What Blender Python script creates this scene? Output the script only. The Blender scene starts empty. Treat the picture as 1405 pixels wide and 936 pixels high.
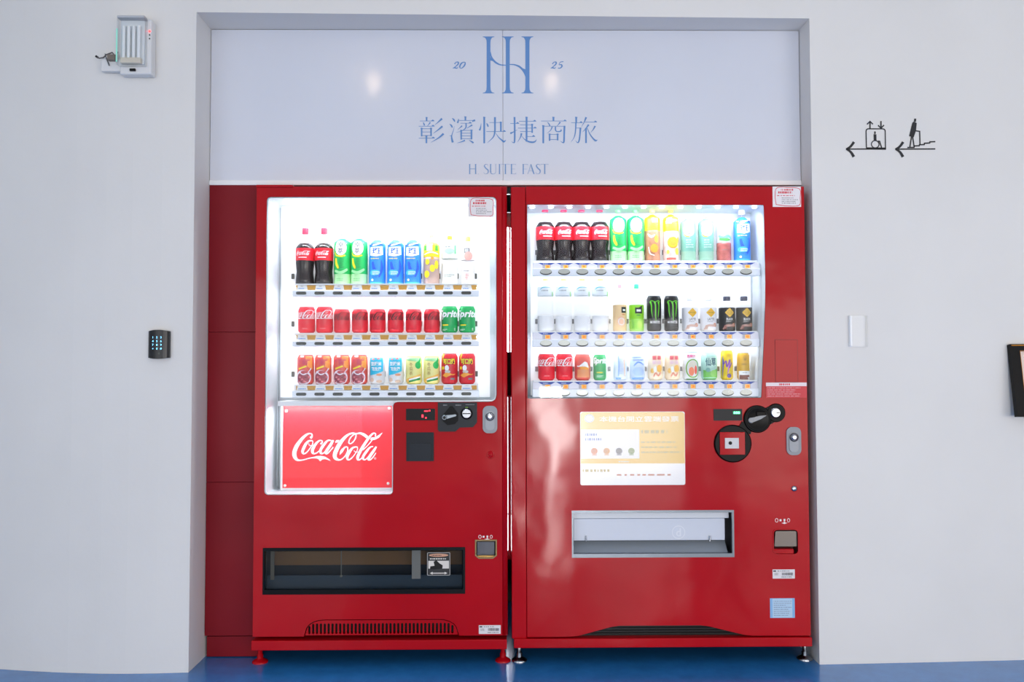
import bpy, bmesh, math, random
from math import sin, cos, pi, radians
from mathutils import Vector, Matrix
from mathutils.geometry import tessellate_polygon
random.seed(7)
SC = bpy.context.scene
COL = SC.collection

# ------------------------------------------------------------------ camera
F_PX, W_PX, H_PX = 1130.0, 1405.0, 936.0
CAM = Vector((0, -3.18, 1.1161))
PITCH, ROLL, YAW = 0.0371, -0.0022, 0.0102
fw = Vector((sin(YAW)*cos(PITCH), cos(YAW)*cos(PITCH), sin(PITCH)))
rt0 = Vector((cos(YAW), -sin(YAW), 0)); up0 = rt0.cross(fw)
RT = cos(ROLL)*rt0 + sin(ROLL)*up0
UP = cos(ROLL)*up0 - sin(ROLL)*rt0
cd = bpy.data.cameras.new('camera'); cam = bpy.data.objects.new('camera', cd); COL.objects.link(cam)
cam.matrix_world = Matrix(((RT.x, UP.x, -fw.x, CAM.x), (RT.y, UP.y, -fw.y, CAM.y), (RT.z, UP.z, -fw.z, CAM.z), (0, 0, 0, 1)))
cd.sensor_width = 36; cd.lens = 36*F_PX/W_PX; cd.clip_start = .05
SC.camera = cam

# ------------------------------------------------------------------ world, lights, exposure
SC.view_settings.view_transform = 'Standard'; SC.view_settings.look = 'None'
SC.view_settings.gamma = 1; SC.view_settings.exposure = 0.0
SC.view_settings.use_curve_mapping = False
wd = bpy.data.worlds.new('world'); SC.world = wd; wd.use_nodes = True
bg = wd.node_tree.nodes['Background']; bg.inputs[0].default_value = (.97, .97, .99, 1); bg.inputs[1].default_value = .85

def area(name, loc, aim, sx, sy, power, col=(1, 1, 1), spread=None, parent=None):
    l = bpy.data.lights.new(name, 'AREA'); l.shape = 'RECTANGLE'; l.size = sx; l.size_y = sy
    l.energy = power; l.color = col
    if spread: l.spread = radians(spread)
    o = bpy.data.objects.new(name, l); COL.objects.link(o); o.location = loc
    o.rotation_euler = (Vector(aim)-Vector(loc)).to_track_quat('-Z', 'Y').to_euler()
    return o
# daylight through the glass front of the lobby, behind the camera, plus an added highlight strip
area('window_daylight_left', (-3.0, -5.5, 1.0), (-2.6, 0, 1.3), 3.0, 2.0, 38, (.95, .975, 1.0))
area('window_daylight_middle', (1.40, -5.5, .85), (1.40, 0, 1.0), 1.0, 1.65, 34, (1.0, .95, .90))
area('highlight_strip', (.50, -5.5, .48), (.50, 0, .5), .24, .95, 48, (1.0, .97, .95))  # narrow strip light added for the streak highlights on the right machine
area('window_daylight_right', (3.9, -5.5, 1.0), (3.4, 0, 1.3), 3.0, 2.0, 66, (1.0, .89, .78))
SC.cycles.caustics_reflective = False

# ------------------------------------------------------------------ pixel -> point on a plane of known depth Y
def at(px, py, Y=0.0):
    d = fw*F_PX + RT*(px-W_PX/2) + UP*(H_PX/2-py)
    t = (Y-CAM.y)/d.y
    p = CAM + d*t
    return p.x, p.z
def rect(px0, py0, px1, py1, Y=0.0):
    my, mx = (py0+py1)/2, (px0+px1)/2
    return at(px0, my, Y)[0], at(mx, py1, Y)[1], at(px1, my, Y)[0], at(mx, py0, Y)[1]   # x0,z0,x1,z1
def sc(Y): return (Y-CAM.y)/F_PX        # metres per pixel

# ------------------------------------------------------------------ materials
def lin(c):
    return tuple((v/255/12.92 if v/255 <= .04045 else ((v/255+.055)/1.055)**2.4) for v in c)
MC = {}
def M(rgb, rough=.5, metal=0, emit=0, coat=0, kind='plain', spec=.5):
    key = (tuple(rgb), rough, metal, emit, coat, kind, spec)
    if key in MC: return MC[key]
    m = bpy.data.materials.new('%s_%d_%d_%d' % ((kind,)+tuple(rgb))); m.use_nodes = True
    nt = m.node_tree; b = nt.nodes['Principled BSDF']
    c = lin(rgb)
    b.inputs['Base Color'].default_value = (*c, 1); b.inputs['Roughness'].default_value = rough
    b.inputs['Metallic'].default_value = metal; b.inputs['Coat Weight'].default_value = coat
    b.inputs['Coat Roughness'].default_value = .08; b.inputs['Specular IOR Level'].default_value = spec
    if emit:
        b.inputs['Emission Color'].default_value = (*c, 1); b.inputs['Emission Strength'].default_value = emit
    m.diffuse_color = (*c, 1)
    def tc():
        return nt.nodes.new('ShaderNodeTexCoord').outputs['Object']
    def geo():
        return nt.nodes.new('ShaderNodeNewGeometry').outputs['Position']
    def noise(scale, detail=2, vec=None, rough_=.5):
        n = nt.nodes.new('ShaderNodeTexNoise'); n.inputs['Scale'].default_value = scale
        n.inputs['Detail'].default_value = detail; n.inputs['Roughness'].default_value = rough_
        if vec: nt.links.new(vec, n.inputs['Vector'])
        return n.outputs['Fac']
    def bump(fac, strength, dist, prev=None):
        n = nt.nodes.new('ShaderNodeBump'); n.inputs['Strength'].default_value = strength
        n.inputs['Distance'].default_value = dist; nt.links.new(fac, n.inputs['Height'])
        if prev: nt.links.new(prev, n.inputs['Normal'])
        return n.outputs['Normal']
    def mixcol(fac, c1, c2, lo=.35, hi=.65):
        r = nt.nodes.new('ShaderNodeValToRGB'); nt.links.new(fac, r.inputs[0])
        r.color_ramp.elements[0].position = lo; r.color_ramp.elements[1].position = hi
        r.color_ramp.elements[0].color = (*c1, 1); r.color_ramp.elements[1].color = (*c2, 1)
        nt.links.new(r.outputs[0], b.inputs['Base Color'])
    if kind == 'paint':          # enamelled sheet steel: faint dents and orange peel
        p = geo()
        n1 = bump(noise(3.1, 1, p), .75, .010)
        n2 = bump(noise(8, 1, p), .45, .0035, n1)
        n3 = bump(noise(420, 1, p), .04, .0004, n2)
        nt.links.new(n3, b.inputs['Normal'])
        nt.links.new(n3, b.inputs['Coat Normal'])
        mixcol(noise(3, 4, p), tuple(x*.93 for x in c), tuple(min(1, x*1.05) for x in c))
    elif kind == 'plaster':
        p = geo()
        n1 = bump(noise(1.3, 1, p), .35, .03)
        n2 = bump(noise(60, 4, p), .25, .0012, n1)
        nt.links.new(n2, b.inputs['Normal'])
        mixcol(noise(2.2, 5, p), tuple(x*.965 for x in c), c)
    elif kind == 'epoxy':
        p = geo()
        n1 = bump(noise(3.0, 2, p), .12, .006)
        n2 = bump(noise(150, 3, p), .25, .0005, n1)
        nt.links.new(n2, b.inputs['Normal'])
        mixcol(noise(9, 6, p, .7), tuple(x*.85 for x in c), tuple(min(1, x*1.12) for x in c), .3, .7)
    elif kind == 'gloss_board':
        p = geo()
        n1 = bump(noise(5, 1, p), .10, .004)
        mp = nt.nodes.new('ShaderNodeMapping'); nt.links.new(p, mp.inputs[0]); mp.inputs['Scale'].default_value = (14, 1, 260)
        n2 = bump(noise(1, 2, mp.outputs[0]), .16, .0006, n1)
        nt.links.new(n2, b.inputs['Normal']); nt.links.new(n2, b.inputs['Coat Normal'])
        mixcol(noise(2, 3, p), tuple(x*.97 for x in c), c)
    elif kind == 'brushed':
        mp = nt.nodes.new('ShaderNodeMapping'); nt.links.new(geo(), mp.inputs[0]); mp.inputs['Scale'].default_value = (3, 60, 160)
        nt.links.new(bump(noise(1, 4, mp.outputs[0]), .3, .0006), b.inputs['Normal'])
    elif kind == 'liquid':       # bottle contents seen through wrinkled thin plastic
        p = tc()
        nt.links.new(bump(noise(55, 2, p), .35, .0025), b.inputs['Normal'])
        mixcol(noise(40, 3, p), tuple(x*.8 for x in c), tuple(min(1, x*1.2) for x in c))
    elif kind == 'speckle':
        mixcol(noise(140, 3, tc()), tuple(x*.45 for x in c), tuple(min(1, x*1.5) for x in c), .42, .6)
    MC[key] = m
    return m
def clear(name, tint=(1, 1, 1), fac=.08, rough=.03):
    m = bpy.data.materials.new(name); m.use_nodes = True; nt = m.node_tree
    nt.nodes.remove(nt.nodes['Principled BSDF'])
    t = nt.nodes.new('ShaderNodeBsdfTransparent'); t.inputs[0].default_value = (*tint, 1)
    g = nt.nodes.new('ShaderNodeBsdfGlossy'); g.inputs[1].default_value = rough
    lw = nt.nodes.new('ShaderNodeLayerWeight'); lw.inputs[0].default_value = .25
    ma = nt.nodes.new('ShaderNodeMath'); ma.operation = 'MULTIPLY_ADD'
    nt.links.new(lw.outputs['Fresnel'], ma.inputs[0]); ma.inputs[1].default_value = fac*1.5; ma.inputs[2].default_value = fac*.05
    mx = nt.nodes.new('ShaderNodeMixShader')
    nt.links.new(ma.outputs[0], mx.inputs[0]); nt.links.new(t.outputs[0], mx.inputs[1]); nt.links.new(g.outputs[0], mx.inputs[2])
    nt.links.new(mx.outputs[0], nt.nodes['Material Output'].inputs[0])
    m.diffuse_color = (.9, .95, 1, .3)
    return m
GLASS = clear('window_glass', (.985, .995, 1), .12, .02)
SMOKE = clear('smoked_glass', (.66, .68, .70), .18, .06)
CLEARP = clear('clear_plastic', (.985, .99, 1), .10, .08)
ACRYL = clear('acrylic', (.985, .99, .99), .22, .12)

RED = M((178, 8, 22), .12, kind='paint', spec=.22)
RED_FLAT = M((126, 18, 30), .42, kind='paint', spec=.2)
WHITE = M((238, 239, 240), .55)
CASEW = M((244, 246, 248), .6)
RAIL = M((236, 240, 248), .35)
BLACK = M((14, 15, 17), .4, spec=.2)
DARK = M((34, 38, 44), .45, spec=.2)
GREY = M((120, 124, 126), .5)
CHROME = M((172, 176, 182), .22, 1)
STEEL = M((172, 176, 182), .34, 1, kind='brushed')
BLUEINK = M((94, 140, 196), .5)
PAPER = M((236, 236, 234), .6)

# ------------------------------------------------------------------ mesh building
class MB:
    def __init__(s, mat=None): s.v = []; s.f = []; s.m = []; s.mats = []; s.cur = 0; s.smooth = set(); s.use(mat) if mat else None
    def use(s, mat):
        if mat not in s.mats: s.mats.append(mat)
        s.cur = s.mats.index(mat); return s
    def add(s, vs, fs, smooth=False):
        b = len(s.v); s.v += [tuple(p) for p in vs]
        for f in fs:
            if smooth: s.smooth.add(len(s.f))
            s.f.append([b+i for i in f]); s.m.append(s.cur)
        return s
    def box(s, x0, x1, y0, y1, z0, z1, bev=0):
        if bev <= 0:
            vs = [(x, y, z) for z in (z0, z1) for y in (y0, y1) for x in (x0, x1)]
            return s.add(vs, [(0, 2, 3, 1), (4, 5, 7, 6), (0, 1, 5, 4), (2, 6, 7, 3), (0, 4, 6, 2), (1, 3, 7, 5)])
        bm = bmesh.new(); bmesh.ops.create_cube(bm, size=1)
        for v in bm.verts: v.co = ((x0+x1)/2+v.co.x*(x1-x0), (y0+y1)/2+v.co.y*(y1-y0), (z0+z1)/2+v.co.z*(z1-z0))
        bmesh.ops.bevel(bm, geom=bm.edges[:], offset=bev, segments=2, profile=.5, affect='EDGES')
        bm.verts.index_update()
        s.add([v.co.copy() for v in bm.verts], [[v.index for v in f.verts] for f in bm.faces], False); bm.free(); return s
    def lathe(s, prof, cx=0, cy=0, cz=0, n=24, axis='z'):
        vs = []; fs = []
        for r, h in prof:
            for k in range(n):
                a = 2*pi*k/n; a_, b_ = r*cos(a), r*sin(a)
                vs.append((cx+a_, cy+b_, cz+h) if axis == 'z' else ((cx+a_, cy-h, cz+b_) if axis == 'y' else (cx+h, cy+a_, cz+b_)))
        for i in range(len(prof)-1):
            for k in range(n):
                k2 = (k+1) % n
                fs.append((i*n+k, i*n+k2, (i+1)*n+k2, (i+1)*n+k))
        s.add(vs, fs, True)
        s.add(vs[:n], [list(range(n))[::-1]]); s.add(vs[-n:], [list(range(n))])
        return s
    def plate(s, loops, y0, y1, smooth=False):
        """outline plus holes in XZ, solid between y0 (front) and y1 (back)"""
        polys = [[Vector((x, 0, z)) for x, z in lp] for lp in loops]
        tris = tessellate_polygon(polys)
        flat = [p for lp in polys for p in lp]; n = len(flat)
        vs = [(p.x, y0, p.z) for p in flat]+[(p.x, y1, p.z) for p in flat]
        fs = []
        for a, b, c in tris:
            A, B, C_ = flat[a], flat[b], flat[c]
            cr = (B.x-A.x)*(C_.z-A.z)-(B.z-A.z)*(C_.x-A.x)
            t = (a, b, c) if cr > 0 else (a, c, b)
            fs.append(t)
            if y1 != y0: fs.append((t[0]+n, t[2]+n, t[1]+n))
        s.add(vs, fs)
        if y1 != y0:
            side = []; b = 0
            for i, lp in enumerate(loops):
                m = len(lp); ar = sum(lp[k][0]*lp[(k+1) % m][1]-lp[(k+1) % m][0]*lp[k][1] for k in range(m))
                ccw = ar > 0
                for k in range(m):
                    k2 = (k+1) % m
                    q = (b+k, b+k+n, b+k2+n, b+k2) if ccw == (i == 0) else (b+k, b+k2, b+k2+n, b+k+n)
                    side.append(q)
                b += m
            s.add(vs, side, smooth)
        return s
    def walls(s, lp, y0, y1):
        """inward facing strip along an outline"""
        m = len(lp); vs = [(x, y0, z) for x, z in lp]+[(x, y1, z) for x, z in lp]
        return s.add(vs, [(k, (k+1) % m, (k+1) % m+m, k+m) for k in range(m)])
    def tube(s, pts, r, n=8, cap=True):
        pts = [Vector(p) for p in pts]; vs = []; fs = []
        rr = r if isinstance(r, (list, tuple)) else [r]*len(pts)
        prev = None
        for i, p in enumerate(pts):
            t = (pts[min(i+1, len(pts)-1)]-pts[max(i-1, 0)]).normalized()
            u = prev if prev else t.orthogonal().normalized()
            u = (u-t*u.dot(t)).normalized(); prev = u; w = t.cross(u)
            vs += [p+(u*cos(2*pi*k/n)+w*sin(2*pi*k/n))*rr[i] for k in range(n)]
        for i in range(len(pts)-1):
            for k in range(n):
                fs.append((i*n+k, i*n+(k+1) % n, (i+1)*n+(k+1) % n, (i+1)*n+k))
        s.add(vs, fs, True)
        if cap: s.add(vs[:n], [list(range(n))[::-1]]); s.add(vs[-n:], [list(range(n))])
        return s
    def merge(s, o):
        for m in o.mats:
            idx = [i for i, x in enumerate(o.m) if o.mats[x] == m]
            s.use(m); b = len(s.v)
            for i in idx:
                if i in o.smooth: s.smooth.add(len(s.f))
                s.f.append([b+k for k in o.f[i]]); s.m.append(s.cur)
            s.v += o.v
        return s
    def mesh(s, name, off=(0, 0, 0)):
        me = bpy.data.meshes.new(name)
        me.from_pydata([(v[0]-off[0], v[1]-off[1], v[2]-off[2]) for v in s.v], [], s.f)
        for m in s.mats: me.materials.append(m)
        me.polygons.foreach_set('material_index', s.m)
        if s.smooth:
            me.polygons.foreach_set('use_smooth', [i in s.smooth for i in range(len(s.f))])
        me.update()
        return me

WP = {}      # world position of every object (no rotations are used on parents)
def link(o, parent, world):
    COL.objects.link(o)
    if parent:
        o.parent = parent; p = WP[parent.name]; o.location = (world[0]-p[0], world[1]-p[1], world[2]-p[2])
    else: o.location = world
    WP[o.name] = tuple(world); return o
def part(name, mb, parent=None, label=None, kind=None, category=None, group=None, autosmooth=True):
    xs = [v[0] for v in mb.v]; ys = [v[1] for v in mb.v]; zs = [v[2] for v in mb.v]
    c = ((min(xs)+max(xs))/2, (min(ys)+max(ys))/2, min(zs))
    o = bpy.data.objects.new(name, mb.mesh(name, c)); link(o, parent, c)
    if label: o['label'] = label
    if kind: o['kind'] = kind
    if category: o['category'] = category
    if group: o['group'] = group
    return o
def thing(name, label, category, loc, group=None):
    o = bpy.data.objects.new(name, None); o.empty_display_size = .05; link(o, None, tuple(loc))
    o['label'] = label; o['category'] = category
    if group: o['group'] = group
    return o

def rrect(x0, z0, x1, z1, r, n=6):
    out = []
    for cx, cz, a0 in ((x1-r, z1-r, 0), (x0+r, z1-r, 90), (x0+r, z0+r, 180), (x1-r, z0+r, 270)):
        for k in range(n+1):
            a = radians(a0+90*k/n); out.append((cx+r*cos(a), cz+r*sin(a)))
    return out
def fillet(pts, rad, n=6):
    out = []; m = len(pts)
    for i in range(m):
        p0, p, p1 = Vector(pts[i-1]), Vector(pts[i]), Vector(pts[(i+1) % m])
        r = rad[i] if isinstance(rad, (list, tuple)) else rad
        if r <= 0: out.append(tuple(p)); continue
        a = (p0-p).normalized(); b = (p1-p).normalized()
        for k in range(n+1):
            t = k/n; q0 = p+a*r; q1 = p+b*r
            out.append(tuple(q0*(1-t)**2+p*2*t*(1-t)+q1*t*t))
    return out
def inset(lp, d):
    m = len(lp); ar = sum(lp[k][0]*lp[(k+1) % m][1]-lp[(k+1) % m][0]*lp[k][1] for k in range(m))
    s = 1 if ar > 0 else -1; out = []
    for i in range(m):
        a = Vector(lp[i-1]); b = Vector(lp[(i+1) % m]); p = Vector(lp[i])
        e1 = (p-a); e2 = (b-p)
        n1 = Vector((-e1.y, e1.x)).normalized() if e1.length > 1e-7 else None
        n2 = Vector((-e2.y, e2.x)).normalized() if e2.length > 1e-7 else None
        if n1 is None: n1 = n2
        if n2 is None: n2 = n1
        n = (n1+n2).normalized(); k = max(.5, n.dot(n1))
        out.append(tuple(p+n*s*d/k))
    return out
def circ(cx, cz, r, n=24, rz=None):
    return [(cx+r*cos(2*pi*k/n), cz+(rz or r)*sin(2*pi*k/n)) for k in range(n)]

# -------- strokes with changing width (lettering), u right, v up, flat
def smooth_pts(pts, n=6):
    if len(pts) < 3: return [tuple(map(float, p)) for p in pts]
    P = [Vector(p) for p in pts]; P = [P[0]*2-P[1]]+P+[P[-1]*2-P[-2]]; out = []
    for i in range(1, len(P)-2):
        for k in range(n):
            t = k/n; a, b, c, d = P[i-1:i+3]
            out.append(tuple(.5*((2*b)+(c-a)*t+(2*a-5*b+4*c-d)*t*t+(3*b-a-3*c+d)*t**3)))
    out.append(tuple(P[-2])); return out
class Flat:
    """flat 2D art: list of (verts2d, faces, material)"""
    def __init__(s): s.it = []
    def poly(s, pts, mat, holes=()):
        lp = [[Vector((x, z, 0)) for x, z in p] for p in [pts]+list(holes)]
        tr = tessellate_polygon(lp); fl = [(v.x, v.y) for p in lp for v in p]; fs = []
        for a, b, c in tr:
            cr = (fl[b][0]-fl[a][0])*(fl[c][1]-fl[a][1])-(fl[b][1]-fl[a][1])*(fl[c][0]-fl[a][0])
            fs.append((a, b, c) if cr > 0 else (a, c, b))
        s.it.append((fl, fs, mat)); return s
    def rect(s, x0, z0, x1, z1, mat): return s.poly([(x0, z0), (x1, z0), (x1, z1), (x0, z1)], mat)
    def ell(s, cx, cz, rx, rz, mat, n=28): return s.poly([(cx+rx*cos(2*pi*k/n), cz+rz*sin(2*pi*k/n)) for k in range(n)], mat)
    def ring(s, cx, cz, r, w, mat, n=28, rz=None):
        rz = rz or r
        return s.poly([(cx+r*cos(2*pi*k/n), cz+rz*sin(2*pi*k/n)) for k in range(n)], mat,
                      [[(cx+(r-w)*cos(-2*pi*k/n), cz+(rz-w)*sin(-2*pi*k/n)) for k in range(n)]])
    def stroke(s, pts, mat, w=None, curve=True, n=6):
        if w is not None: pts = [(p[0], p[1], w) for p in pts]
        P = smooth_pts(pts, n) if curve else pts
        L = []; R_ = []; m = len(P)
        for i in range(m):
            a = P[max(i-1, 0)]; b = P[min(i+1, m-1)]
            tx, ty = b[0]-a[0], b[1]-a[1]; l = math.hypot(tx, ty) or 1
            if not curve and 0 < i < m-1:
                t1 = Vector((P[i][0]-a[0], P[i][1]-a[1])).normalized(); t2 = Vector((b[0]-P[i][0], b[1]-P[i][1])).normalized()
                t = (t1+t2).normalized(); k = 1/max(.5, t.dot(t1)); tx, ty, l = t.x, t.y, 1/k; nx, ny = -ty*k, tx*k
            else: nx, ny = -ty/l, tx/l
            h = P[i][2]/2
            L.append((P[i][0]+nx*h, P[i][1]+ny*h)); R_.append((P[i][0]-nx*h, P[i][1]-ny*h))
        vs = L+R_; s.it.append((vs, [(i+m, i+1+m, i+1, i) for i in range(m-1)], mat)); return s
    def text(s, t, cx, cz, w=None, h=None, mat=None, bold=0, shear=0, rot=0):
        vs, fs = glyphs(t, bold, shear)
        if not vs: return s
        x0, x1 = min(v[0] for v in vs), max(v[0] for v in vs); z0, z1 = min(v[1] for v in vs), max(v[1] for v in vs)
        kx = w/(x1-x0) if w else None; kz = h/(z1-z0) if h else None
        kx = kx or kz; kz = kz or kx; c, sn = cos(rot), sin(rot); out = []
        for x, z in vs:
            x = (x-(x0+x1)/2)*kx; z = (z-(z0+z1)/2)*kz
            out.append((cx+x*c-z*sn, cz+x*sn+z*c))
        s.it.append((out, fs, mat)); return s
    def lines(s, x0, z0, x1, z1, rows, mat, fill=.45, seed=1, gap=.12):
        """print too small to read: rows of short dashes"""
        r = random.Random(seed); dz = (z1-z0)/rows
        for i in range(rows):
            z = z1-(i+.5)*dz; x = x0; end = x0+(x1-x0)*r.uniform(.6, 1)
            while x < end:
                l = (x1-x0)*r.uniform(.03, .12); s.rect(x, z-dz*fill/2, min(x+l, end), z+dz*fill/2, mat); x += l+(x1-x0)*gap*r.uniform(.15, .5)
        return s
    def xf(s, fn):
        o = Flat(); o.it = [([fn(x, z) for x, z in vs], fs, m) for vs, fs, m in s.it]; return o
    def join(s, o): s.it += o.it; return s
    def onto(s, mb, Y, step=.00025, thick=0):
        """lay on a vertical plane Y, later items a hair in front"""
        for i, (vs, fs, m) in enumerate(s.it):
            y = Y-step*(1+min(i, 30)*.12)
            mb.use(m); mb.add([(x, y, z) for x, z in vs], fs)
        return mb
    def wrap(s, mb, Rf, step=.0003, du=.004, dv=.012, squash=1):
        """bend round a body of revolution, radius Rf(v), facing -Y"""
        for i, (vs, fs, m) in enumerate(s.it):
            bm = bmesh.new(); B = [bm.verts.new((x, 0, z)) for x, z in vs]
            for f in fs:
                try: bm.faces.new([B[k] for k in f])
                except ValueError: pass
            x0, x1 = min(v[0] for v in vs), max(v[0] for v in vs); z0, z1 = min(v[1] for v in vs), max(v[1] for v in vs)
            k = math.ceil(x0/du)
            while k*du < x1:
                bmesh.ops.bisect_plane(bm, geom=bm.verts[:]+bm.edges[:]+bm.faces[:], plane_co=(k*du, 0, 0), plane_no=(1, 0, 0)); k += 1
            k = math.ceil(z0/dv)
            while k*dv < z1:
                bmesh.ops.bisect_plane(bm, geom=bm.verts[:]+bm.edges[:]+bm.faces[:], plane_co=(0, 0, k*dv), plane_no=(0, 0, 1)); k += 1
            bm.verts.index_update(); out = []
            for v in bm.verts:
                R0 = Rf(v.co.z); r = R0+.0004+step*(1+min(i, 20)*.3); a = max(-1.5, min(1.5, v.co.x/R0))
                out.append((r*sin(a), -r*cos(a), v.co.z))
            mb.use(m); mb.add(out, [[v.index for v in f.verts] for f in bm.faces]); bm.free()
        return mb
GC = {}
def glyphs(t, bold=0, shear=0):
    k = (t, bold, shear)
    if k in GC: return GC[k]
    c = bpy.data.curves.new('t', 'FONT'); c.body = t; c.size = 1; c.offset = bold; c.shear = shear; c.resolution_u = 3
    o = bpy.data.objects.new('t', c); COL.objects.link(o)
    dg = bpy.context.evaluated_depsgraph_get(); me = bpy.data.meshes.new_from_object(o.evaluated_get(dg))
    vs = [(v.co.x, v.co.y) for v in me.vertices]; fs = [tuple(p.vertices) for p in me.polygons]
    bpy.data.objects.remove(o); bpy.data.curves.remove(c); bpy.data.meshes.remove(me)
    GC[k] = (vs, fs); return GC[k]

# the flowing script word mark, drawn as strokes (source grid: x right, y down)
def script_logo(mat):
    f = Flat(); B = 1020.9
    S = [
     [(530,275,55),(560,240,36),(570,200,22),(535,172,22),(480,175,30),(400,225,52),(300,330,70),(210,460,88),(155,600,95),(160,700,92),(210,775,62),(290,795,32),(400,775,22),(500,745,24),(610,730,32)],
     [(545,335,30),(480,350,40),(410,430,60),(350,560,62),(350,620,50),(385,640,30),(450,600,26),(520,510,18),(575,420,16),(585,365,18),(560,335,22),(520,338,24)],
     [(490,400,14),(500,440,14),(545,455,14),(600,440,12)],
     [(765,415,45),(800,385,24),(805,350,18),(770,330,20),(720,345,34),(640,430,56),(580,540,68),(580,610,60),(620,640,32),(690,610,24),(750,560,20)],
     [(1010,330,22),(930,335,34),(850,420,56),(770,540,60),(765,610,52),(800,640,30),(870,590,22),(940,480,18),(1000,400,16)],
     [(1060,325,40),(1000,430,62),(900,580,62),(890,630,50),(930,630,30),(1000,560,24),(1060,485,22)]]
    S2 = [
     [(190,665,6),(230,590,60),(290,510,40),(340,480,22),(375,500,26),(375,570,26),(320,690,24),(240,765,26),(170,785,40),(90,740,80),(75,660,92),(110,560,92),(190,410,84),(300,270,62),(400,190,42),(500,160,28),(560,180,20),(570,240,20),(530,330,22),(460,400,22),(410,395,24),(405,350,22),(440,270,18),(520,195,18),(600,170,24),(680,165,40),(760,200,60),(835,258,60)],
     [(575,480,26),(500,500,40),(430,580,62),(370,700,62),(370,760,50),(410,780,30),(480,730,24),(560,630,16),(605,540,16),(600,490,22),(560,475,22)],
     [(520,570,14),(570,605,14),(620,595,10)],
     [(730,555,20),(850,440,16),(945,325,18)],
     [(1020,235,20),(1030,185,22),(1000,160,24),(950,180,36),(870,270,50),(760,430,60),(660,600,66),(610,720,66),(620,780,44),(680,765,26),(730,700,22)],
     [(970,470,22),(900,490,34),(820,580,56),(740,700,56),(740,760,46),(780,780,28),(850,720,22),(930,600,16)],
     [(1045,475,36),(970,590,60),(870,740,60),(870,780,44),(920,770,28),(990,690,24),(1035,620,20)]]
    for st in S: f.stroke([(x, -y, w) for x, y, w in st], mat)
    f.poly([(x, -y) for x, y in [(600,748),(680,750),(730,780),(755,820),(800,775),(870,765),(930,780),(1005,812),(950,760),(870,710),(780,690),(680,695),(600,715)]], mat)
    for st in S2: f.stroke([(x+B, -y, w) for x, y, w in st], mat)
    f.poly([(x+B, -y) for x, y in [(85,380),(110,325),(180,322),(150,375)]], mat)
    f.poly([(x+B, -y) for x, y in [(900,310),(930,265),(1010,260),(1090,215),(1190,145),(1110,260),(1020,310),(960,320)]], mat)
    return f
def logo_at(mat, cx, cz, w, tilt=0):
    k = w/2120.0
    return script_logo(mat).xf(lambda x, z: (cx+(x-1150)*k, cz+(z+480)*k+(x-1150)*k*tilt))

# ================================================================== SETTING
def px_line(pts): return pts
FW = [(-520, .45), (-260, .20), (0, -.013), (50, -.040), (140, -.072), (200, -.072), (258, -.062), (1125, -.017), (1265, .0), (1405, .02), (1700, .08), (2000, .16)]
FW = [(at(px, 600, y)[0], y) for px, y in FW]
XL = at(264, 470, -.062)[0]; XR = at(1117.5, 470, -.017)[0]
ZT = at(690, 21, -.04)[1]; ZC = 3.0
def wallY(x):
    for (a, ya), (b, yb) in zip(FW, FW[1:]):
        if x <= b: return ya+(yb-ya)*(x-a)/(b-a)
    return FW[-1][1]
PLA = M((226, 224, 221), .62, kind='plaster')
mb = MB(PLA)
xs = sorted(set([x for x, _ in FW]+[XL, XR]+[FW[0][0]+(FW[-1][0]-FW[0][0])*k/70 for k in range(71)]))
def smoothY(x): return sum(wallY(x+d*.06) for d in (-2, -1, 0, 1, 2))/5 if (x < XL-.15 or x > XR+.15) else wallY(x)
for a, b in zip(xs, xs[1:]):
    ya, yb = smoothY(a), smoothY(b); z0 = ZT if (a >= XL-1e-6 and b <= XR+1e-6) else 0
    zz = [z0, ZC]
    mb.add([(a, ya, z0), (b, yb, z0), (b, yb, ZC), (a, ya, ZC)], [(0, 1, 2, 3)], True)
YB = .88
yl, yr = wallY(XL), wallY(XR)
mb.add([(XL, yl, 0), (XL, YB, 0), (XL, YB, ZT), (XL, yl, ZT)], [(3, 2, 1, 0)])
mb.add([(XR, yr, 0), (XR, YB, 0), (XR, YB, ZT), (XR, yr, ZT)], [(0, 1, 2, 3)])
mb.add([(XL, yl, ZT), (XR, yr, ZT), (XR, YB, ZT), (XL, YB, ZT)], [(3, 2, 1, 0)])
part('wall_front', mb, kind='structure')
GX = at(701.5, 600, YB)[0]
zq = lambda py: at(701, py, YB)[1]
sl = [(-.03, zq(483), .0265, zq(312), 14.0), (-.03, zq(705), .021, zq(545), 3.0), (-.03, .24, .020, zq(705)-.006, 7.0)]
part('wall_recess', MB(PLA).plate([[(XL-.05, 0), (XR+.05, 0), (XR+.05, ZT), (XL-.05, ZT)]]+[[(a, b), (a, d), (c, d), (c, b)] for a, b, c, d, e in sl], YB, YB+.1), kind='structure')
# daylight slits behind the machines, seen through the gap between them; lowest one added for the floor streak
w_ = part('window_1', MB(WHITE).box(-.04, .06, YB+.06, YB+.07, .005, zq(312)+.01), kind='structure')
for a, b, c, d, e in sl: part('pane', MB(M((235, 244, 255), .4, emit=e)).box(a, c, YB+.02, YB+.05, b, d), w_)
part('gap_dark_strip', MB(BLACK).box(XL, XR, YB-.012, YB-.001, 0, .20), kind='structure')  # black strip added to keep the wall foot dark behind the gap
part('floor', MB(M((42, 120, 188), .22, coat=.35, kind='epoxy')).add([(-6, -5.6, 0), (6, -5.6, 0), (6, 1.2, 0), (-6, 1.2, 0)], [(0, 1, 2, 3)]), kind='structure')
CEI = M((236, 236, 232), .8)
part('ceiling', MB(CEI).box(-6, 6, -5.6, 1.2, ZC, ZC+.08), kind='structure')
part('wall_left', MB(CEI).box(-6.1, -6, -5.6, 1.2, 0, ZC), kind='structure')
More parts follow.
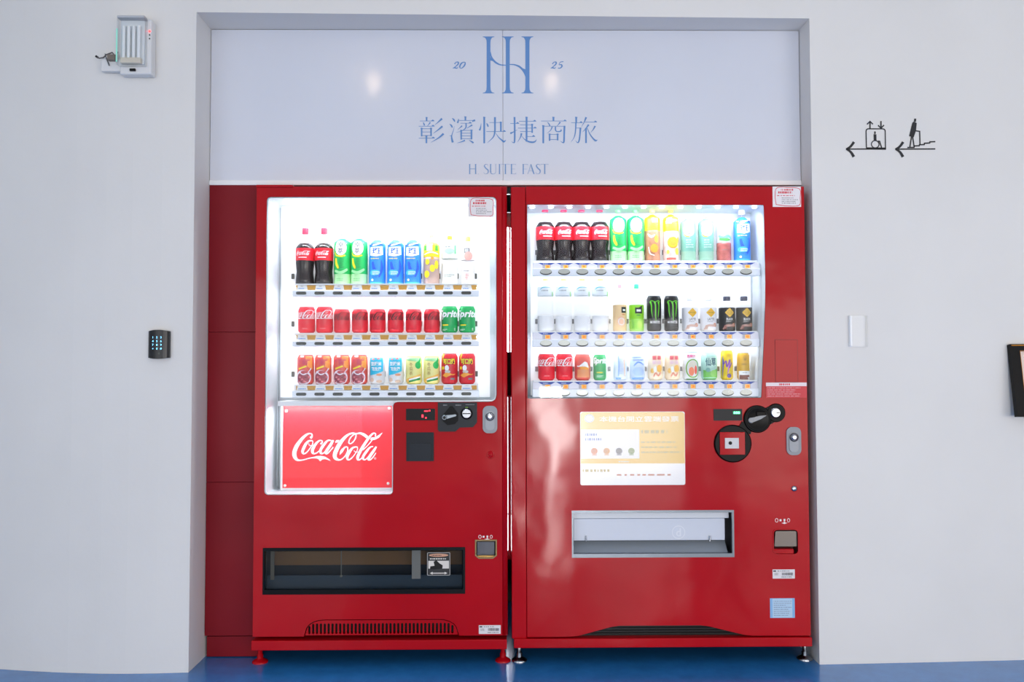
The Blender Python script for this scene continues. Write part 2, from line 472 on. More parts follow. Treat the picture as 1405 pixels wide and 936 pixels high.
part('wall_right', MB(CEI).box(6, 6.1, -5.6, 1.2, 0, ZC), kind='structure')
# header board over the machines
HY = .095
hx0, hz0, hx1, hz1 = rect(286, 250, 1095, 20, HY)
hx0, hx1 = XL+.001, XR-.001
zb = at(690, 253.5, HY)[1]; seam = at(690, 150, HY)[0]
BOARD = M((216, 219, 228), .22, coat=.5, kind='gloss_board')
head = part('wall_header', MB(WHITE).box(hx0, hx1, HY+.012, HY+.03, zb, ZT-.001), kind='structure')
part('panel', MB(BOARD).box(hx0+.001, seam-.0006, HY, HY+.012, zb+.017, ZT-.002, .0008), head)
part('panel', MB(BOARD).box(seam+.0006, hx1-.001, HY, HY+.012, zb+.017, ZT-.002, .0008), head)
part('edge_strip', MB(WHITE).box(hx0, hx1, HY-.004, HY+.012, zb-.002, zb+.017, .0015), head)
# ceiling lamps, out of frame; the header mirrors them
LAMPC = M((255, 222, 180), .4, emit=24)
for n_, (lx, ly) in enumerate(((-.80, -1.66), (.30, -1.66))):
    t = thing('ceiling_lamp', 'warm round ceiling lamp mirrored as a glow in the %s part of the header' % ('left' if n_ == 0 else 'right'), 'lamp', (lx, ly, ZC-.12), 'ceiling lamps')
    part('housing', MB(WHITE).lathe([(.035, 0), (.08, .03), (.08, .06)], lx, ly, ZC-.06), t)
    part('lamp_bulb', MB(LAMPC).lathe([(.012, 0), (.030, .012), (.036, .035), (.030, .07), (.02, .08)], lx, ly, ZC-.145), t)

# ================================================================== SIGNS
def sign_root(name, label, cat, px, py, Y):
    x, z = at(px, py, Y); return thing(name, label, cat, (x, Y, z))
S = sign_root('hotel_sign', 'pale blue lettering and tall three-stem emblem on the glossy header board', 'sign', 697, 238, HY)
def put(name, art, ox, oy, k, parent, Y, label=None, thick=.0006):
    """art drawn on a zoomed grid (x right, y up negative) laid on plane Y"""
    mbx = MB()
    A = art.xf(lambda x, z: at(ox+x/k, oy-z/k, Y))
    A.onto(mbx, Y, thick)
    if parent.get('category') == 'sign' and Y < .05:      # follow the slightly bowed wall
        mbx.v = [(x, wallY(x)-.0012, z) for x, y, z in mbx.v]
    return part(name, mbx, parent, label)
em = Flat()
for a, b in ((475, 512), (660, 698), (848, 888)):
    out = [(a-38, -36), (b+38, -36), (b+38, -40), (b+14, -48), (b+2, -70), (b, -100), (b, -520), (b+2, -550), (b+14, -572), (b+38, -580), (b+38, -584), (a-38, -584), (a-38, -580), (a-14, -572), (a-2, -550), (a, -520), (a, -100), (a-2, -70), (a-14, -48), (a-38, -40)]
    em.poly(out, BLUEINK)
em.stroke([(513, -185, 3), (522, -235, 14), (555, -280, 18), (605, -308, 13), (662, -313, 8)], BLUEINK)
em.stroke([(697, -305, 8), (745, -309, 12), (795, -330, 18), (835, -375, 18), (850, -425, 3)], BLUEINK)
em.poly([(512, -235), (540, -275), (512, -268)], BLUEINK); em.poly([(848, -352), (848, -400), (822, -342)], BLUEINK)
put('emblem', em, 600, 45, 7.02, S, HY)
def nums(dx):
    f = Flat(); st = f.stroke
    st([(167+dx, -302, 12), (180+dx, -284, 7), (202+dx, -284, 12), (200+dx, -303, 12), (176+dx, -325, 8), (150+dx, -342, 5)], BLUEINK)
    st([(150+dx, -342, 6), (168+dx, -337, 12), (188+dx, -343, 9), (200+dx, -330, 3)], BLUEINK)
    return f
n20 = nums(0).stroke([(258, -282, 7), (232, -295, 13), (217, -325, 13), (224, -343, 6), (245, -335, 10), (265, -310, 13), (268, -288, 10), (256, -281, 5)], BLUEINK)
put('year_digits', n20, 600, 45, 7.02, S, HY)
n25 = nums(942).stroke([(1215, -278, 8), (1185, -282, 7)], BLUEINK).stroke([(1185, -282, 6), (1172, -307, 6), (1195, -308, 12), (1200, -325, 13), (1182, -342, 9), (1162, -340, 9)], BLUEINK)
put('year_digits', n25, 600, 45, 7.02, S, HY)
def hanzi(strokes):
    f = Flat()
    for s in strokes:
        k = s[0]
        if k == 'h':
            _, x0, x1, y = s[:4]; f.rect(x0, -y-3.6, x1, -y+3.6, BLUEINK)
            if len(s) > 4: f.poly([(x1-42, -y+2), (x1+6, -y-2), (x1+3, -y+4), (x1-16, -y+20), (x1-24, -y+19)], BLUEINK)
        elif k == 'v':
            _, x, y0, y1, w = s; f.poly([(x-w/2-5, -y0-2), (x-w/2+2, -y0+6), (x+w/2+6, -y0), (x+w/2, -y0-14), (x+w/2*.95, -y1), (x-w/2*.95, -y1), (x-w/2, -y0-14)][::-1], BLUEINK)
        else: f.stroke([(a, -b, c*.92) for a, b, c in s[1:]], BLUEINK)
    return f
HZ = [(565, [
 [('v',212,115,168,22),('h',115,318,168,1),('h',100,322,243,1),('s',(162,186,6),(172,205,18),(182,232,20)),('s',(264,188,22),(245,215,12),(222,240,4)),('v',141,268,388,22),('h',141,275,278),('v',276,268,384,22),('h',141,275,325),('h',141,275,376),('h',100,326,413,1),('v',209,378,486,24),
  ('s',(432,134,30),(385,178,16),(330,224,3)),('s',(438,244,30),(380,292,17),(308,347,3)),('s',(455,350,32),(380,412,18),(272,476,3))],
 [('s',(575,128,6),(600,148,24),(615,178,18)),('s',(540,210,6),(565,232,24),(580,262,18)),('s',(608,240,3),(596,300,8),(572,370,14),(572,420,26),(585,475,32)),('s',(540,376,5),(575,384,14)),('v',766,106,158,24),('s',(670,138,8),(664,165,18),(655,196,28)),('h',678,895,160),('s',(905,158,30),(880,165,24),(862,182,5)),
  ('h',695,852,200,1),('s',(775,200,18),(775,255,18),(750,288,13),(700,316,7),(630,332,3)),('s',(718,236,22),(692,262,12),(655,292,3)),('s',(862,226,26),(820,252,12),(790,272,7)),('v',706,298,434,22),('h',706,856,302),('v',853,296,432,24),('h',706,853,342),('h',706,853,381),('h',706,853,422),('s',(760,445,22),(710,466,14),(645,484,3)),('s',(815,442,4),(850,460,18),(882,482,26))],
 [('v',1035,112,486,26),('s',(990,203,6),(984,255,16),(968,302,30)),('s',(1068,198,6),(1080,220,22),(1092,250,22)),('s',(1188,112,30),(1188,220,26),(1186,320,24),(1162,400,16),(1080,480,3)),('h',1108,1280,190),('v',1272,182,316,24),('h',1065,1340,318,1),('s',(1198,340,4),(1240,400,14),(1290,445,24),(1318,462,28),(1345,440,5))]]),
 (690, [
 [('s',(166,110,28),(168,200,26),(168,440,25),(152,478,14),(122,458,3)),('h',105,228,203,1),('s',(106,345,30),(150,325,14),(208,292,3)),('v',338,112,462,26),('h',230,472,172,1),('h',245,425,222),('v',418,213,338,22),('h',215,478,270,1),('h',245,425,318),('h',345,456,390,1),('s',(266,345,28),(252,400,14),(208,472,3)),('s',(272,386,4),(310,430,12),(360,460,22),(420,472,26),(462,460,18),(480,430,3))],
 [('v',722,112,168,26),('h',545,905,168,1),('s',(632,184,5),(655,205,16),(672,240,20)),('s',(820,184,24),(795,215,12),(768,245,4)),('v',577,232,486,26),('h',577,885,243),('s',(880,236,28),(876,340,26),(872,455,26),(858,478,16),(820,455,3)),('s',(705,250,20),(682,300,12),(630,345,3)),('s',(752,250,20),(750,290,20),(768,318,14),(810,318,18),(832,305,20),(828,282,4)),('v',667,352,452,22),('h',667,785,360),('v',782,352,446,22),('h',667,780,432)],
 [('v',1047,112,190,26),('h',975,1135,192,1),('s',(1043,195,22),(1037,310,18),(1018,400,12),(972,470,3)),('h',1045,1105,268),('s',(1108,262,28),(1100,370,22),(1088,450,22),(1068,478,14),(1038,448,3)),('s',(1190,114,30),(1160,185,14),(1122,252,3)),('h',1172,1340,183,1),('s',(1225,220,28),(1185,275,14),(1138,326,4)),('v',1187,272,484,24),('s',(1205,265,4),(1240,350,14),(1290,420,22),(1325,448,26),(1352,438,4)),('s',(1318,240,28),(1290,290,12),(1252,336,3))]])]
for ox, chars in HZ:
    for c in chars: put('character', hanzi(c), ox, 150, 10.41, S, HY)
INK2 = M((112, 150, 198), .5)
def ser(L):
    f = Flat(); r = lambda x0, y0, x1, y1: f.rect(x0, -y1, x1, -y0, INK2); s = lambda *p: f.stroke([(a, -b, c) for a, b, c in p], INK2)
    def sv(x, y0=78, y1=226, w=16): r(x-w/2, y0, x+w/2, y1); r(x-w, y0, x+w, y0+3); r(x-w, y1-3, x+w, y1)
    def Sx(x): s((x+62, 100, 4), (x+50, 84, 5), (x+25, 82, 8), (x+8, 105, 15), (x+30, 140, 17), (x+62, 170, 17), (x+60, 208, 12), (x+30, 225, 5), (x+4, 215, 4), (x, 195, 3))
    sv(102); sv(190); r(102, 146, 190, 154); r(228, 222, 235, 229)
    Sx(312)
    sv(412, y1=190); s((412, 185, 15), (420, 215, 12), (450, 226, 7), (480, 212, 6), (488, 180, 5), (488, 82, 5)); r(476, 78, 500, 81); sv(544)
    sv(632); r(572, 78, 692, 82); sv(722); r(722, 78, 788, 82); r(722, 150, 775, 154); r(722, 222, 790, 226); r(785, 78, 788, 96); r(785, 205, 789, 226); r(690, 78, 692, 95); r(572, 78, 574, 95)
    sv(896); r(896, 78, 962, 82); r(896, 150, 950, 154); r(959, 78, 962, 96)
    s((1010, 78, 6), (985, 160, 6), (962, 226, 6)); s((1008, 78, 10), (1030, 150, 17), (1055, 226, 17)); r(982, 175, 1035, 179)
    Sx(1082); sv(1214); r(1155, 78, 1268, 82); r(1155, 78, 1157, 95); r(1266, 78, 1268, 95)
    return f
words = ser(None)
for xa_, xb_ in ((80, 240), (300, 800), (860, 1280)):
    f = Flat(); f.it = [it for it in words.it if xa_ < it[0][0][0] < xb_]
    put('sign_word', f, 635, 218, 10.8, S, HY)

INK = M((22, 24, 30), .5)
def arrow(f, dx, x1, w=14):
    f.stroke([(235+dx, -508), (x1, -500)], INK, w, False)
    f.stroke([(238+dx, -508, 18), (275+dx, -488, 24), (300+dx, -462, 26), (322+dx, -430, 28)], INK)
    f.stroke([(238+dx, -508, 18), (275+dx, -528, 24), (300+dx, -555, 28), (320+dx, -590, 32)], INK)
    return f
WY = wallY(at(1190, 190, 0)[0])-.0005
t = sign_root('lift_sign', 'black wheelchair lift pictogram with left arrow on the white wall', 'sign', 1188, 216, WY)
put('arrow', arrow(Flat(), 0, 670).rect(455, -510, 672, -486, INK), 1130, 140, 7.806, t, WY)
f = Flat().stroke([(458, -490), (454, -315), (458, -298), (472, -288), (640, -286), (656, -292), (663, -306), (666, -495)], INK, 12, False)
f.stroke([(497, -284), (497, -212)], INK, 15, False).stroke([(464, -240), (497, -208), (529, -238)], INK, 13, False)
f.stroke([(617, -203), (617, -276)], INK, 15, False).stroke([(585, -248), (617, -280), (650, -245)], INK, 13, False)
f.ell(551, -328, 9, 16, INK).poly([(536, -345), (567, -345), (568, -412), (538, -415)][::-1], INK)
f.ring(554, -452, 47, 11, INK, rz=45).stroke([(585, -418), (602, -420), (625, -492)], INK, 13, False)
put('pictogram', f, 1130, 140, 7.806, t, WY)
WY2 = wallY(at(1255, 190, 0)[0])-.0005
t = sign_root('stairs_sign', 'black walking figure and stairs pictogram with left arrow, nearest the right edge', 'sign', 1255, 216, WY2)
put('arrow', arrow(Flat(), 527, 1202), 1130, 140, 7.806, t, WY2)
f = Flat().stroke([(895, -489), (968, -487), (972, -471), (1025, -468), (1027, -458), (1080, -455), (1082, -441), (1140, -437), (1142, -425), (1202, -422)], INK, 14, False)
f.poly([(970, -178), (992, -178), (990, -212), (966, -212)][::-1], INK).poly([(966, -210), (950, -222), (932, -290), (914, -368), (965, -378), (990, -305), (998, -225)], INK)
f.stroke([(940, -372), (922, -486)], INK, 14, False).stroke([(952, -372), (970, -484)], INK, 14, False).stroke([(975, -308), (1030, -314), (1034, -458)], INK, 13, False)
put('pictogram', f, 1130, 140, 7.806, t, WY2)

# ================================================================== MACHINES
def screw(parent, px, py, Y, r=.004, mat=CHROME):
    x, z = at(px, py, Y); part('screw', MB(mat).lathe([(r, 0), (r, .0015), (r*.6, .003)], x, Y, z, 12, 'y'), parent)
def foot(parent, px, mat, y=.045):
    x = at(px, 900, y)[0]
    part('foot', MB(mat).lathe([(.030, .0), (.030, .004), (.024, .009), (.014, .014), (.0115, .016), (.0115, .03), (.0085, .032), (.0085, .075)], x, y, 0, 20), parent)

# ---- recess filler on the left of the left machine
x0 = XL+.001; x1 = at(351.5, 500, .05)[0]
t = thing('filler_panel', 'dull red sheet panel closing the recess left of the left machine', 'panel', ((x0+x1)/2, .1, 0))
zc = [at(315, y, .095)[1] for y in (254, 456, 662, 873)]
x1f = at(351.5, 500, .095)[0]+.02
for k in range(3): part('panel', MB(RED_FLAT).box(x0+.001, x1f, .095, .110, zc[k+1]+.0012, zc[k], .0008), t)
part('kick_plate', MB(RED_FLAT).box(x0+.008, x1f, .100, .115, .003, zc[3]-.003, .001), t)

LX0, LX1 = -.9583, .0186-.006
RX0, RX1 = .0375-.008, 1.1756
ZTOP, ZBEAM, ZDOOR = 1.8356, .0617, at(520, 873, 0)[1]
ZBT = at(520, 877.5, 0)[1]
DT = .185
lx0d = at(349.5, 560)[0]
L = thing('vending_machine', 'red vending machine on the left with black coin panel and lit drinks window', 'vending machine', ((LX0+LX1)/2, .35, 0), 'red drinks vending machines')
part('cabinet', MB(RED).box(lx0d+.003, LX1-.003, DT+.004, .80, ZBEAM+.02, ZTOP-.006, .003), L)
# window outline (L shape)
def PX(pts, Y=0): return [at(a, b, Y) for a, b in pts]
def sq(pts, Y=0):
    """axis aligned outline from pixel corners: same px values give same coordinates"""
    return [(at(a, 480, Y)[0], at(520, b, Y)[1]) for a, b in pts]
win = fillet(sq([(364, 270), (364, 679), (540, 679), (540, 552), (681.5, 552), (681.5, 270)]), [.018, .018, .018, .018, .03, .018])
slot = [(x, z) for x, z in sq([(363.5, 751.5), (363.5, 815), (638, 815), (638, 751.5)])]
gx = [at(x, 860)[0] for x in (417, 630)]; gz0 = ZDOOR; gz1 = at(520, 850)[1]
grille = [(gx[0], gz0), (gx[0]+.006, gz0+.022)]+[(gx[0]+.075-.068*cos(a)*1.0, gz0+.022+(gz1-gz0-.022)*sin(a)) for a in [radians(q) for q in (15, 35, 55, 75, 90)]]
grille += [(gx[0]+gx[1]-x, z) for x, z in grille[::-1]]
door_out = [(lx0d, ZDOOR), (gx[0], gz0)]+grille[1:-1]+[(gx[1], gz0), (LX1, ZDOOR), (LX1, ZTOP), (lx0d, ZTOP)]
cret = sq([(652, 741.5), (652, 763), (657, 767), (676, 767), (681, 763), (681, 741.5)])
part('door', MB(RED).plate([door_out, win, slot, cret], 0, DT), L)
part('top_cap', MB(RED).box(lx0d-.001, at(402, 260)[0], -.006, .05, ZTOP-.004, ZTOP+.006, .002), L)
xe0, xe1 = at(687.5, 560)[0], LX1
part('door_edge', MB(RED).lathe([(0.0001, 0), (.0115, 0), (.0115, ZTOP-ZDOOR-.004), (.0001, ZTOP-ZDOOR-.004)], (xe0+.013), .0065, ZDOOR+.002, 20), L)
part('base_beam', MB(RED).box(LX0, at(695.5, 880)[0], -.012, .10, ZBEAM, ZBT, .003), L)
part('underside', MB(BLACK).box(LX0+.02, LX1-.02, .10, .8, ZBEAM+.012, ZBEAM+.03), L)
part('leg_beam', MB(BLACK).box(LX0+.02, LX1-.02, .55, .57, 0.0, ZBEAM+.012), L)
for px, y, m in ((357, .045, RED), (690, .045, RED), (366, .7, BLACK), (672, .7, BLACK)): foot(L, px, m, y)
# grille panel with slots
gi = inset(grille, .0035)
holes = []
for k in range(38):
    xa = at(424.2+5.31*k, 860)[0]; w = .0044; zt = at(520, 855.5)[1]; zb_ = at(520, 869)[1]
    # clip by arch
    def arch(x):
        d = min(x-gx[0], gx[1]-x)
        if d > .07: return gz1-.006
        return gz0+.022+(gz1-gz0-.022)*math.sqrt(max(0, 1-((.075-d)/.068)**2))-.009 if d > .008 else gz0
    zt = min(zt, arch(xa+w/2))
    if zt-zb_ > .006: holes.append([(xa-w, zb_), (xa-w, zt-.003), (xa-w*.5, zt), (xa+w*.5, zt), (xa+w, zt-.003), (xa+w, zb_), (xa+w*.5, zb_-.003), (xa-w*.5, zb_-.003)])
part('vent_grille', MB(RED).plate([gi]+holes, .002, .010), L)
part('vent_void', MB(BLACK).box(gx[0], gx[1], .05, .06, gz0, gz1+.004), L)

LED = M((250, 252, 255), .5, emit=2.2)
BACKW = M((248, 250, 252), .6, emit=.30)
def case(parent, outline, depth, glassname='window_pane'):
    w = inset(outline, .0012)
    c = part('display_case', MB(M((202, 208, 214), .6)).walls(w, .001, depth).plate([w], depth-.002, depth-.0005), parent)
    part(glassname, MB(GLASS).plate([inset(outline, .0018)], .004, .0065), parent)
    return c
CD = .172
case(L, win, CD)
# back light panels of the case (light box diffuser) and its lamps
bx = rect(386, 284, 672, 545, CD-.006)
bp = part('back_panel', MB(BACKW).box(*(bx[0], bx[2]), CD-.007, CD-.003, bx[1], bx[3]), L)
part('bezel', MB(WHITE).plate([inset(win, .0022), inset(win, .0052)[::-1]], .0068, .012), L)
for px_ in (384.5,):
    p0_ = at(px_, 285, CD-.01); p1_ = at(px_, 676, CD-.01)
    part('case_joint', MB(M((120, 124, 128), .6)).box(p0_[0]-.0012, p0_[0]+.0012, CD-.008, CD-.006, p1_[1], p0_[1]), L)
mk = MB(); logo_at(M((240, 190, 190), .6), *at(533, 307, CD-.008), .165).onto(mk, CD-.0075); part('script_print', mk, L)
wx0, wz0, wx1, wz1 = rect(364, 270, 681, 552)
def case_light(nm, x0, x1, y, z, aim, pw, col):
    area(nm, ((x0+x1)/2, y, z), ((x0+x1)/2, aim[0], aim[1]), (x1-x0), .03, pw, col)
part('lamp_tube', MB(LED).tube([(wx0+.06, .03, wz1-.012), (wx1-.06, .03, wz1-.012)], .008, 10), L)

def row_z(py, Y=.10, cx=520): return at(cx, py, Y)[1]
def shelf_left(py_bottom, py_tag0, py_tag1, py_btn, py_r0, py_r1, seed):
    zt = row_z(py_bottom+1, .10)
    xa, xb = at(402, py_btn, .05)[0], at(656.5, py_btn, .05)[0]
    z0, z1 = at(520, py_r1, .045)[1], at(520, py_r0, .045)[1]
    sh = part('shelf', MB(CASEW).box(xa+.003, xb-.003, .052, CD-.008, zt-.004, zt).box(xa, xb, .066, .074, z0, zt-.004, .001), L)
    part('shelf_rail', MB(RAIL).box(xa-.003, xb+.003, .045, .062, z0, z1, .003), sh)
    ta, tb = at(520, py_tag1, .055)[1], at(520, py_tag0, .055)[1]
    x_a, x_b = at(406, py_btn, .055)[0], at(654, py_btn, .055)[0]
    part('tag_strip', MB(M((205, 152, 62), .5)).box(x_a, x_b, .056, .064, ta, tb, .0006), sh)
    base_tag = None; base_btn = None; base_clip = None
    for k in range(10):
        px = 413.4+25.15*k
        x, z = at(px, py_btn, .045)
        if k == 0:
            base_btn = part('button', MB(M((52, 54, 50), .35)).plate([rrect(x-.0195, z-.0058, x+.0195, z+.0058, .0055)], .0405, .046), sh)
            xt = at(px+1.2, py_btn, .055)[0]; f = Flat()
            f.poly([(xt-.0215, ta-.001), (xt+.0215, ta-.001), (xt+.0175, tb+.001), (xt-.0175, tb+.001)], PAPER)
            f.lines(xt-.006, tb-.006, xt+.010, tb-.001, 2, M((150, 140, 138), .6), .5, seed)
            f.lines(xt-.015, ta+.002, xt+.017, ta+.007, 1, M((90, 150, 225), .6), .8, seed+1)
            m2 = MB(); f.onto(m2, .0558); base_tag = part('price_tag', m2, sh)
            base_clip = part('holder_clip', MB(M((92, 92, 86), .5)).box(at(px-12.6, py_btn, .145)[0]-.006, at(px-12.6, py_btn, .145)[0]+.006, .1515, .1595, zt+.030, zt+.052, .001), sh)
            b0 = (x, z)
        else:
            for b in (base_btn, base_tag, base_clip):
                c = b.copy(); COL.objects.link(c); c.parent = sh; c.location.x = b.location.x+(x-b0[0])*(sc(.145)/sc(.045) if b is base_clip else 1)
    c = base_clip.copy(); COL.objects.link(c); c.parent = sh; c.location.x = base_clip.location.x+10*25.15*sc(.145)
    return zt
LROWS = [shelf_left(390, 391.5, 397.5, 402.3, 398, 407, 3), shelf_left(456.5, 459.8, 466, 471.5, 467.5, 475.5, 4), shelf_left(526.5, 528, 535, 541, 536, 545.5, 5)]
for k, rz in enumerate(LROWS):      # lamps under the shelf rails and at the top of the case
    pass
# red script sign in the foot of the window
py = .10
sx0, sz0, sx1, sz1 = rect(388, 557, 539.5, 669.5, py)
lb = part('sign_board', MB(WHITE).box(sx0-.010, sx1+.03, py+.004, py+.010, sz0-.022, sz1+.010, .001), L)
sg = part('script_sign', MB(M((228, 24, 38), .35)).box(sx0, sx1, py-.001, py+.004, sz0, sz1, .0005), L)
mk = MB(); f = logo_at(M((244, 245, 248), .4), *at(461, 613.5, py), .0); 
k = sc(py)
f = script_logo(M((244, 245, 248), .4)).xf(lambda x, z: at(395+x/17.01, 585-z/17.01, py))
tx, tz = at(514.8, 629, py); f.ring(tx, tz, .0042, .0009, M((240, 242, 245), .4)).text('R', tx, tz, None, .004, M((240, 242, 245), .4))
f.onto(mk, py-.001); part('script_lettering', mk, sg)
for a, b in ((393, 564), (534, 560), (391, 666.5), (532.5, 663.5)): 
    x, z = at(a, b, py-.001); part('screw', MB(M((225, 222, 216), .4)).lathe([(.0055, 0), (.0055, .002), (.003, .0035)], x, py-.001, z, 14, 'y'), sg)
part('case_floor', MB(WHITE).box(*[at(p, 553, .06)[0] for p in (384, 676)], .03, CD-.004, at(520, 556, .10)[1], at(520, 549.5, .10)[1], .001), L)
# coin display, bill slot, coin panel
def plate_part(nm, parent, pts, y0, y1, mat, rad=0, label=None, Y=0):
    o = sq(pts, Y) if not isinstance(pts, tuple) else None
    if rad: o = fillet(o, rad, 4)
    return part(nm, MB(mat).plate([o], y0, y1), parent, label)
def cornersq(x0, y0, x1, y1): return [(x0, y1), (x1, y1), (x1, y0), (x0, y0)]
d = plate_part('amount_display', L, cornersq(557.5, 561, 597, 577), -.003, .001, BLACK, .001)
REDLED = M((255, 40, 60), .5, emit=2.5)
m2 = MB(); f = Flat()
for a, b, c, e in ((582, 563.3, 587.5, 565), (588.5, 562.5, 590.5, 564.5), (578.5, 569, 581, 573), (583.5, 572.5, 585.5, 574.5)):
    q = rect(a, b, c, e, -.003); f.poly(rrect(q[0], q[1], q[2], q[3], .001, 3), REDLED)
f.onto(m2, -.003); part('display_digits', m2, d, 'small red glowing marks')
b = plate_part('banknote_slot', L, cornersq(558, 593.5, 595.5, 633), -.004, .001, M((24, 29, 36), .4, spec=.2), .002)
plate_part('slot_flap', b, cornersq(562, 608.5, 591.8, 632.5), -.007, -.003, M((28, 34, 42), .35, spec=.2), .001)
cp_pts = sq([(601, 552.5), (654.5, 552.5), (654.5, 580), (649, 586.5), (631, 587), (625, 592.5), (603, 592.5), (601, 590)])
cp = part('coin_panel', MB(M((36, 39, 44), .45, spec=.25)).plate([cp_pts], -.006, .001), L)
kx, kz = at(619.5, 572.5, -.006)
part('knob_recess', MB(M((12, 13, 16), .4, spec=.12)).plate([PX([(617.5, 557.5), (621, 557.5), (628.8, 568), (628.8, 577), (624, 582), (614, 583.5), (608, 578), (607.5, 570)][::-1], -.006)], -.009, -.005), cp)
lv = MB(M((122, 130, 138), .3, 1)); p0 = at(609.8, 573, -.012); p1 = at(626.5, 570, -.012)
lv.lathe([(.0105, 0), (.0105, .006), (.008, .008)], p0[0], -.009, p0[1], 18, 'y')
lv.plate([[(p0[0], p0[1]-.008), (p1[0]-.004, p1[1]-.0035), (p1[0], p1[1]), (p1[0]-.004, p1[1]+.0035), (p0[0], p0[1]+.008)]], -.015, -.010)
part('coin_lever', lv, cp, 'grey metal lever')
part('lever_hub', MB(BLACK).lathe([(.006, 0), (.006, .002)], p0[0], -.0165, p0[1], 16, 'y'), cp)
cx, cz = at(640.3, 567.5, -.006)
part('coin_ring', MB(BLACK).lathe([(.0225, 0), (.0225, .005), (.019, .008)], cx, -.006, cz, 28, 'y'), cp)
part('coin_slot', MB(CHROME).lathe([(.0185, 0), (.0185, .003), (.016, .005)], cx, -.013, cz, 28, 'y').use(BLACK).box(cx-.015, cx+.015, -.0195, -.017, cz-.0018, cz+.0018), cp, 'round chrome coin slot')
f = Flat(); m2 = MB()
gxx = at(640.3, 559.5, -.006); f.rect(gxx[0]-.005, gxx[1]-.002, gxx[0]+.005, gxx[1]+.002, M((130, 190, 30), .5))
f.lines(*at(608, 557, -.006), *at(616, 555, -.006), 1, GREY, .9, 3).lines(*at(625, 557, -.006), *at(634, 555, -.006), 1, GREY, .9, 5).lines(*at(639, 556, -.006), *at(652, 554.7, -.006), 1, GREY, .8, 6)
q = at(646.5, 578, -.006); f.ring(*q, .006, .0015, M((15, 15, 17), .5))
f.onto(m2, -.006); part('panel_marks', m2, cp, kind='stuff')
def lock_handle(parent, x0, y0, x1, y1, kyy):
    a = rect(x0, y0, x1, y1, -.004); r = (a[2]-a[0])/2
    h = part('lock_handle', MB(M((140, 144, 150), .4)).plate([rrect(a[0], a[1], a[2], a[3], r*.75, 8)], -.007, .001), parent, 'silver pill-shaped lock handle')
    m_ = (x0+x1)/2; k1 = at(m_, kyy, -.008)
    part('handle_grip', MB(M((158, 161, 166), .4)).plate([rrect(k1[0]-r*.62, a[1]+.012, k1[0]+r*.62, a[3]-.020, r*.5, 6)], -.011, -.006), h)
    part('lock_collar', MB(M((110, 114, 120), .3, 1)).lathe([(r*.60, 0), (r*.60, .004), (r*.45, .006)], k1[0], -.010, k1[1], 22, 'y'), h)
    part('keyhole', MB(CHROME).lathe([(r*.42, 0), (r*.42, .002), (r*.25, .004)], k1[0], -.016, k1[1], 20, 'y'), h)
    return h
lock_handle(L, 662.3, 557, 682.3, 594.5, 571.5)
x, z = at(673.3, 624, 0)
part('key_lock', MB(RED).lathe([(.0150, 0), (.0150, .003), (.0125, .004), (.0120, .002), (.010, .002), (.008, .006), (.0001, .007)], x, 0, z, 24, 'y'), L)
# stickers
def frame_poly(px0, py0, px1, py1, Y):
    q = rect(px0, py0, px1, py1, Y); return q
REDINK = M((214, 52, 66), .5); GREYINK = M((132, 130, 132), .6)
def notice(parent, px0, py0, px1, py1, Y, bgmat, seed, ny=None):
    q = rect(px0, py0, px1, py1, Y); x0, z0, x1, z1 = q; w, h = x1-x0, z1-z0; f = Flat()
    if bgmat: f.rect(x0, z0, x1, z1, bgmat)
    bul = [(x0+w*.12, z0+h*.12), (x0+w*.5, z0+h*.05), (x0+w*.93, z0+h*.08), (x0+w*.97, z0+h*.45), (x0+w*.95, z0+h*.88), (x0+w*.55, z0+h*.95), (x0+w*.16, z0+h*.93), (x0+w*.09, z0+h*.55), (x0+w*.12, z0+h*.12)]
    f.stroke(bul, REDINK, w*.022)
    f.lines(x0+w*.30, z0+h*.78, x0+w*.74, z0+h*.90, 1, REDINK, .7, seed); f.lines(x0+w*.2, z0+h*.64, x0+w*.85, z0+h*.78, 1, REDINK, .75, seed+1)
    f.lines(x0+w*.16, z0+h*.52, x0+w*.92, z0+h*.59, 1, REDINK, .5, seed+2); f.lines(x0+w*.32, z0+h*.14, x0+w*.92, z0+h*.48, 4, GREYINK, .35, seed+3)
    m2 = MB(); f.onto(m2, Y); return part('notice_sticker', m2, parent, 'sticker with a red rounded outline')
notice(L, 642, 271, 677.5, 298, .0035, M((232, 226, 226), .5), 11)
def barcode(parent, px0, py0, px1, py1, Y, seed):
    x0, z0, x1, z1 = rect(px0, py0, px1, py1, Y); w, h = x1-x0, z1-z0; f = Flat().rect(x0, z0, x1, z1, M((226, 222, 224), .5)); r = random.Random(seed)
    bk = M((60, 60, 66), .6)
    f.rect(x0+w*.03, z1-h*.25, x0+w*.16, z1-h*.1, bk).lines(x0+w*.22, z1-h*.25, x0+w*.95, z1-h*.10, 1, GREYINK, .6, seed)
    x = x0+w*.42
    while x < x0+w*.92: d_ = w*r.uniform(.006, .015); f.rect(x, z0+h*.35, x+d_, z0+h*.66, bk); x += d_+w*r.uniform(.006, .016)
    f.lines(x0+w*.08, z0+h*.35, x0+w*.3, z0+h*.65, 2, GREYINK, .5, seed+4).lines(x0+w*.4, z0+h*.1, x0+w*.95, z0+h*.25, 1, bk, .5, seed+5)
    m2 = MB(); f.onto(m2, Y); return part('barcode_sticker', m2, parent)
barcode(L, 657, 858, 687, 870, 0, 21)
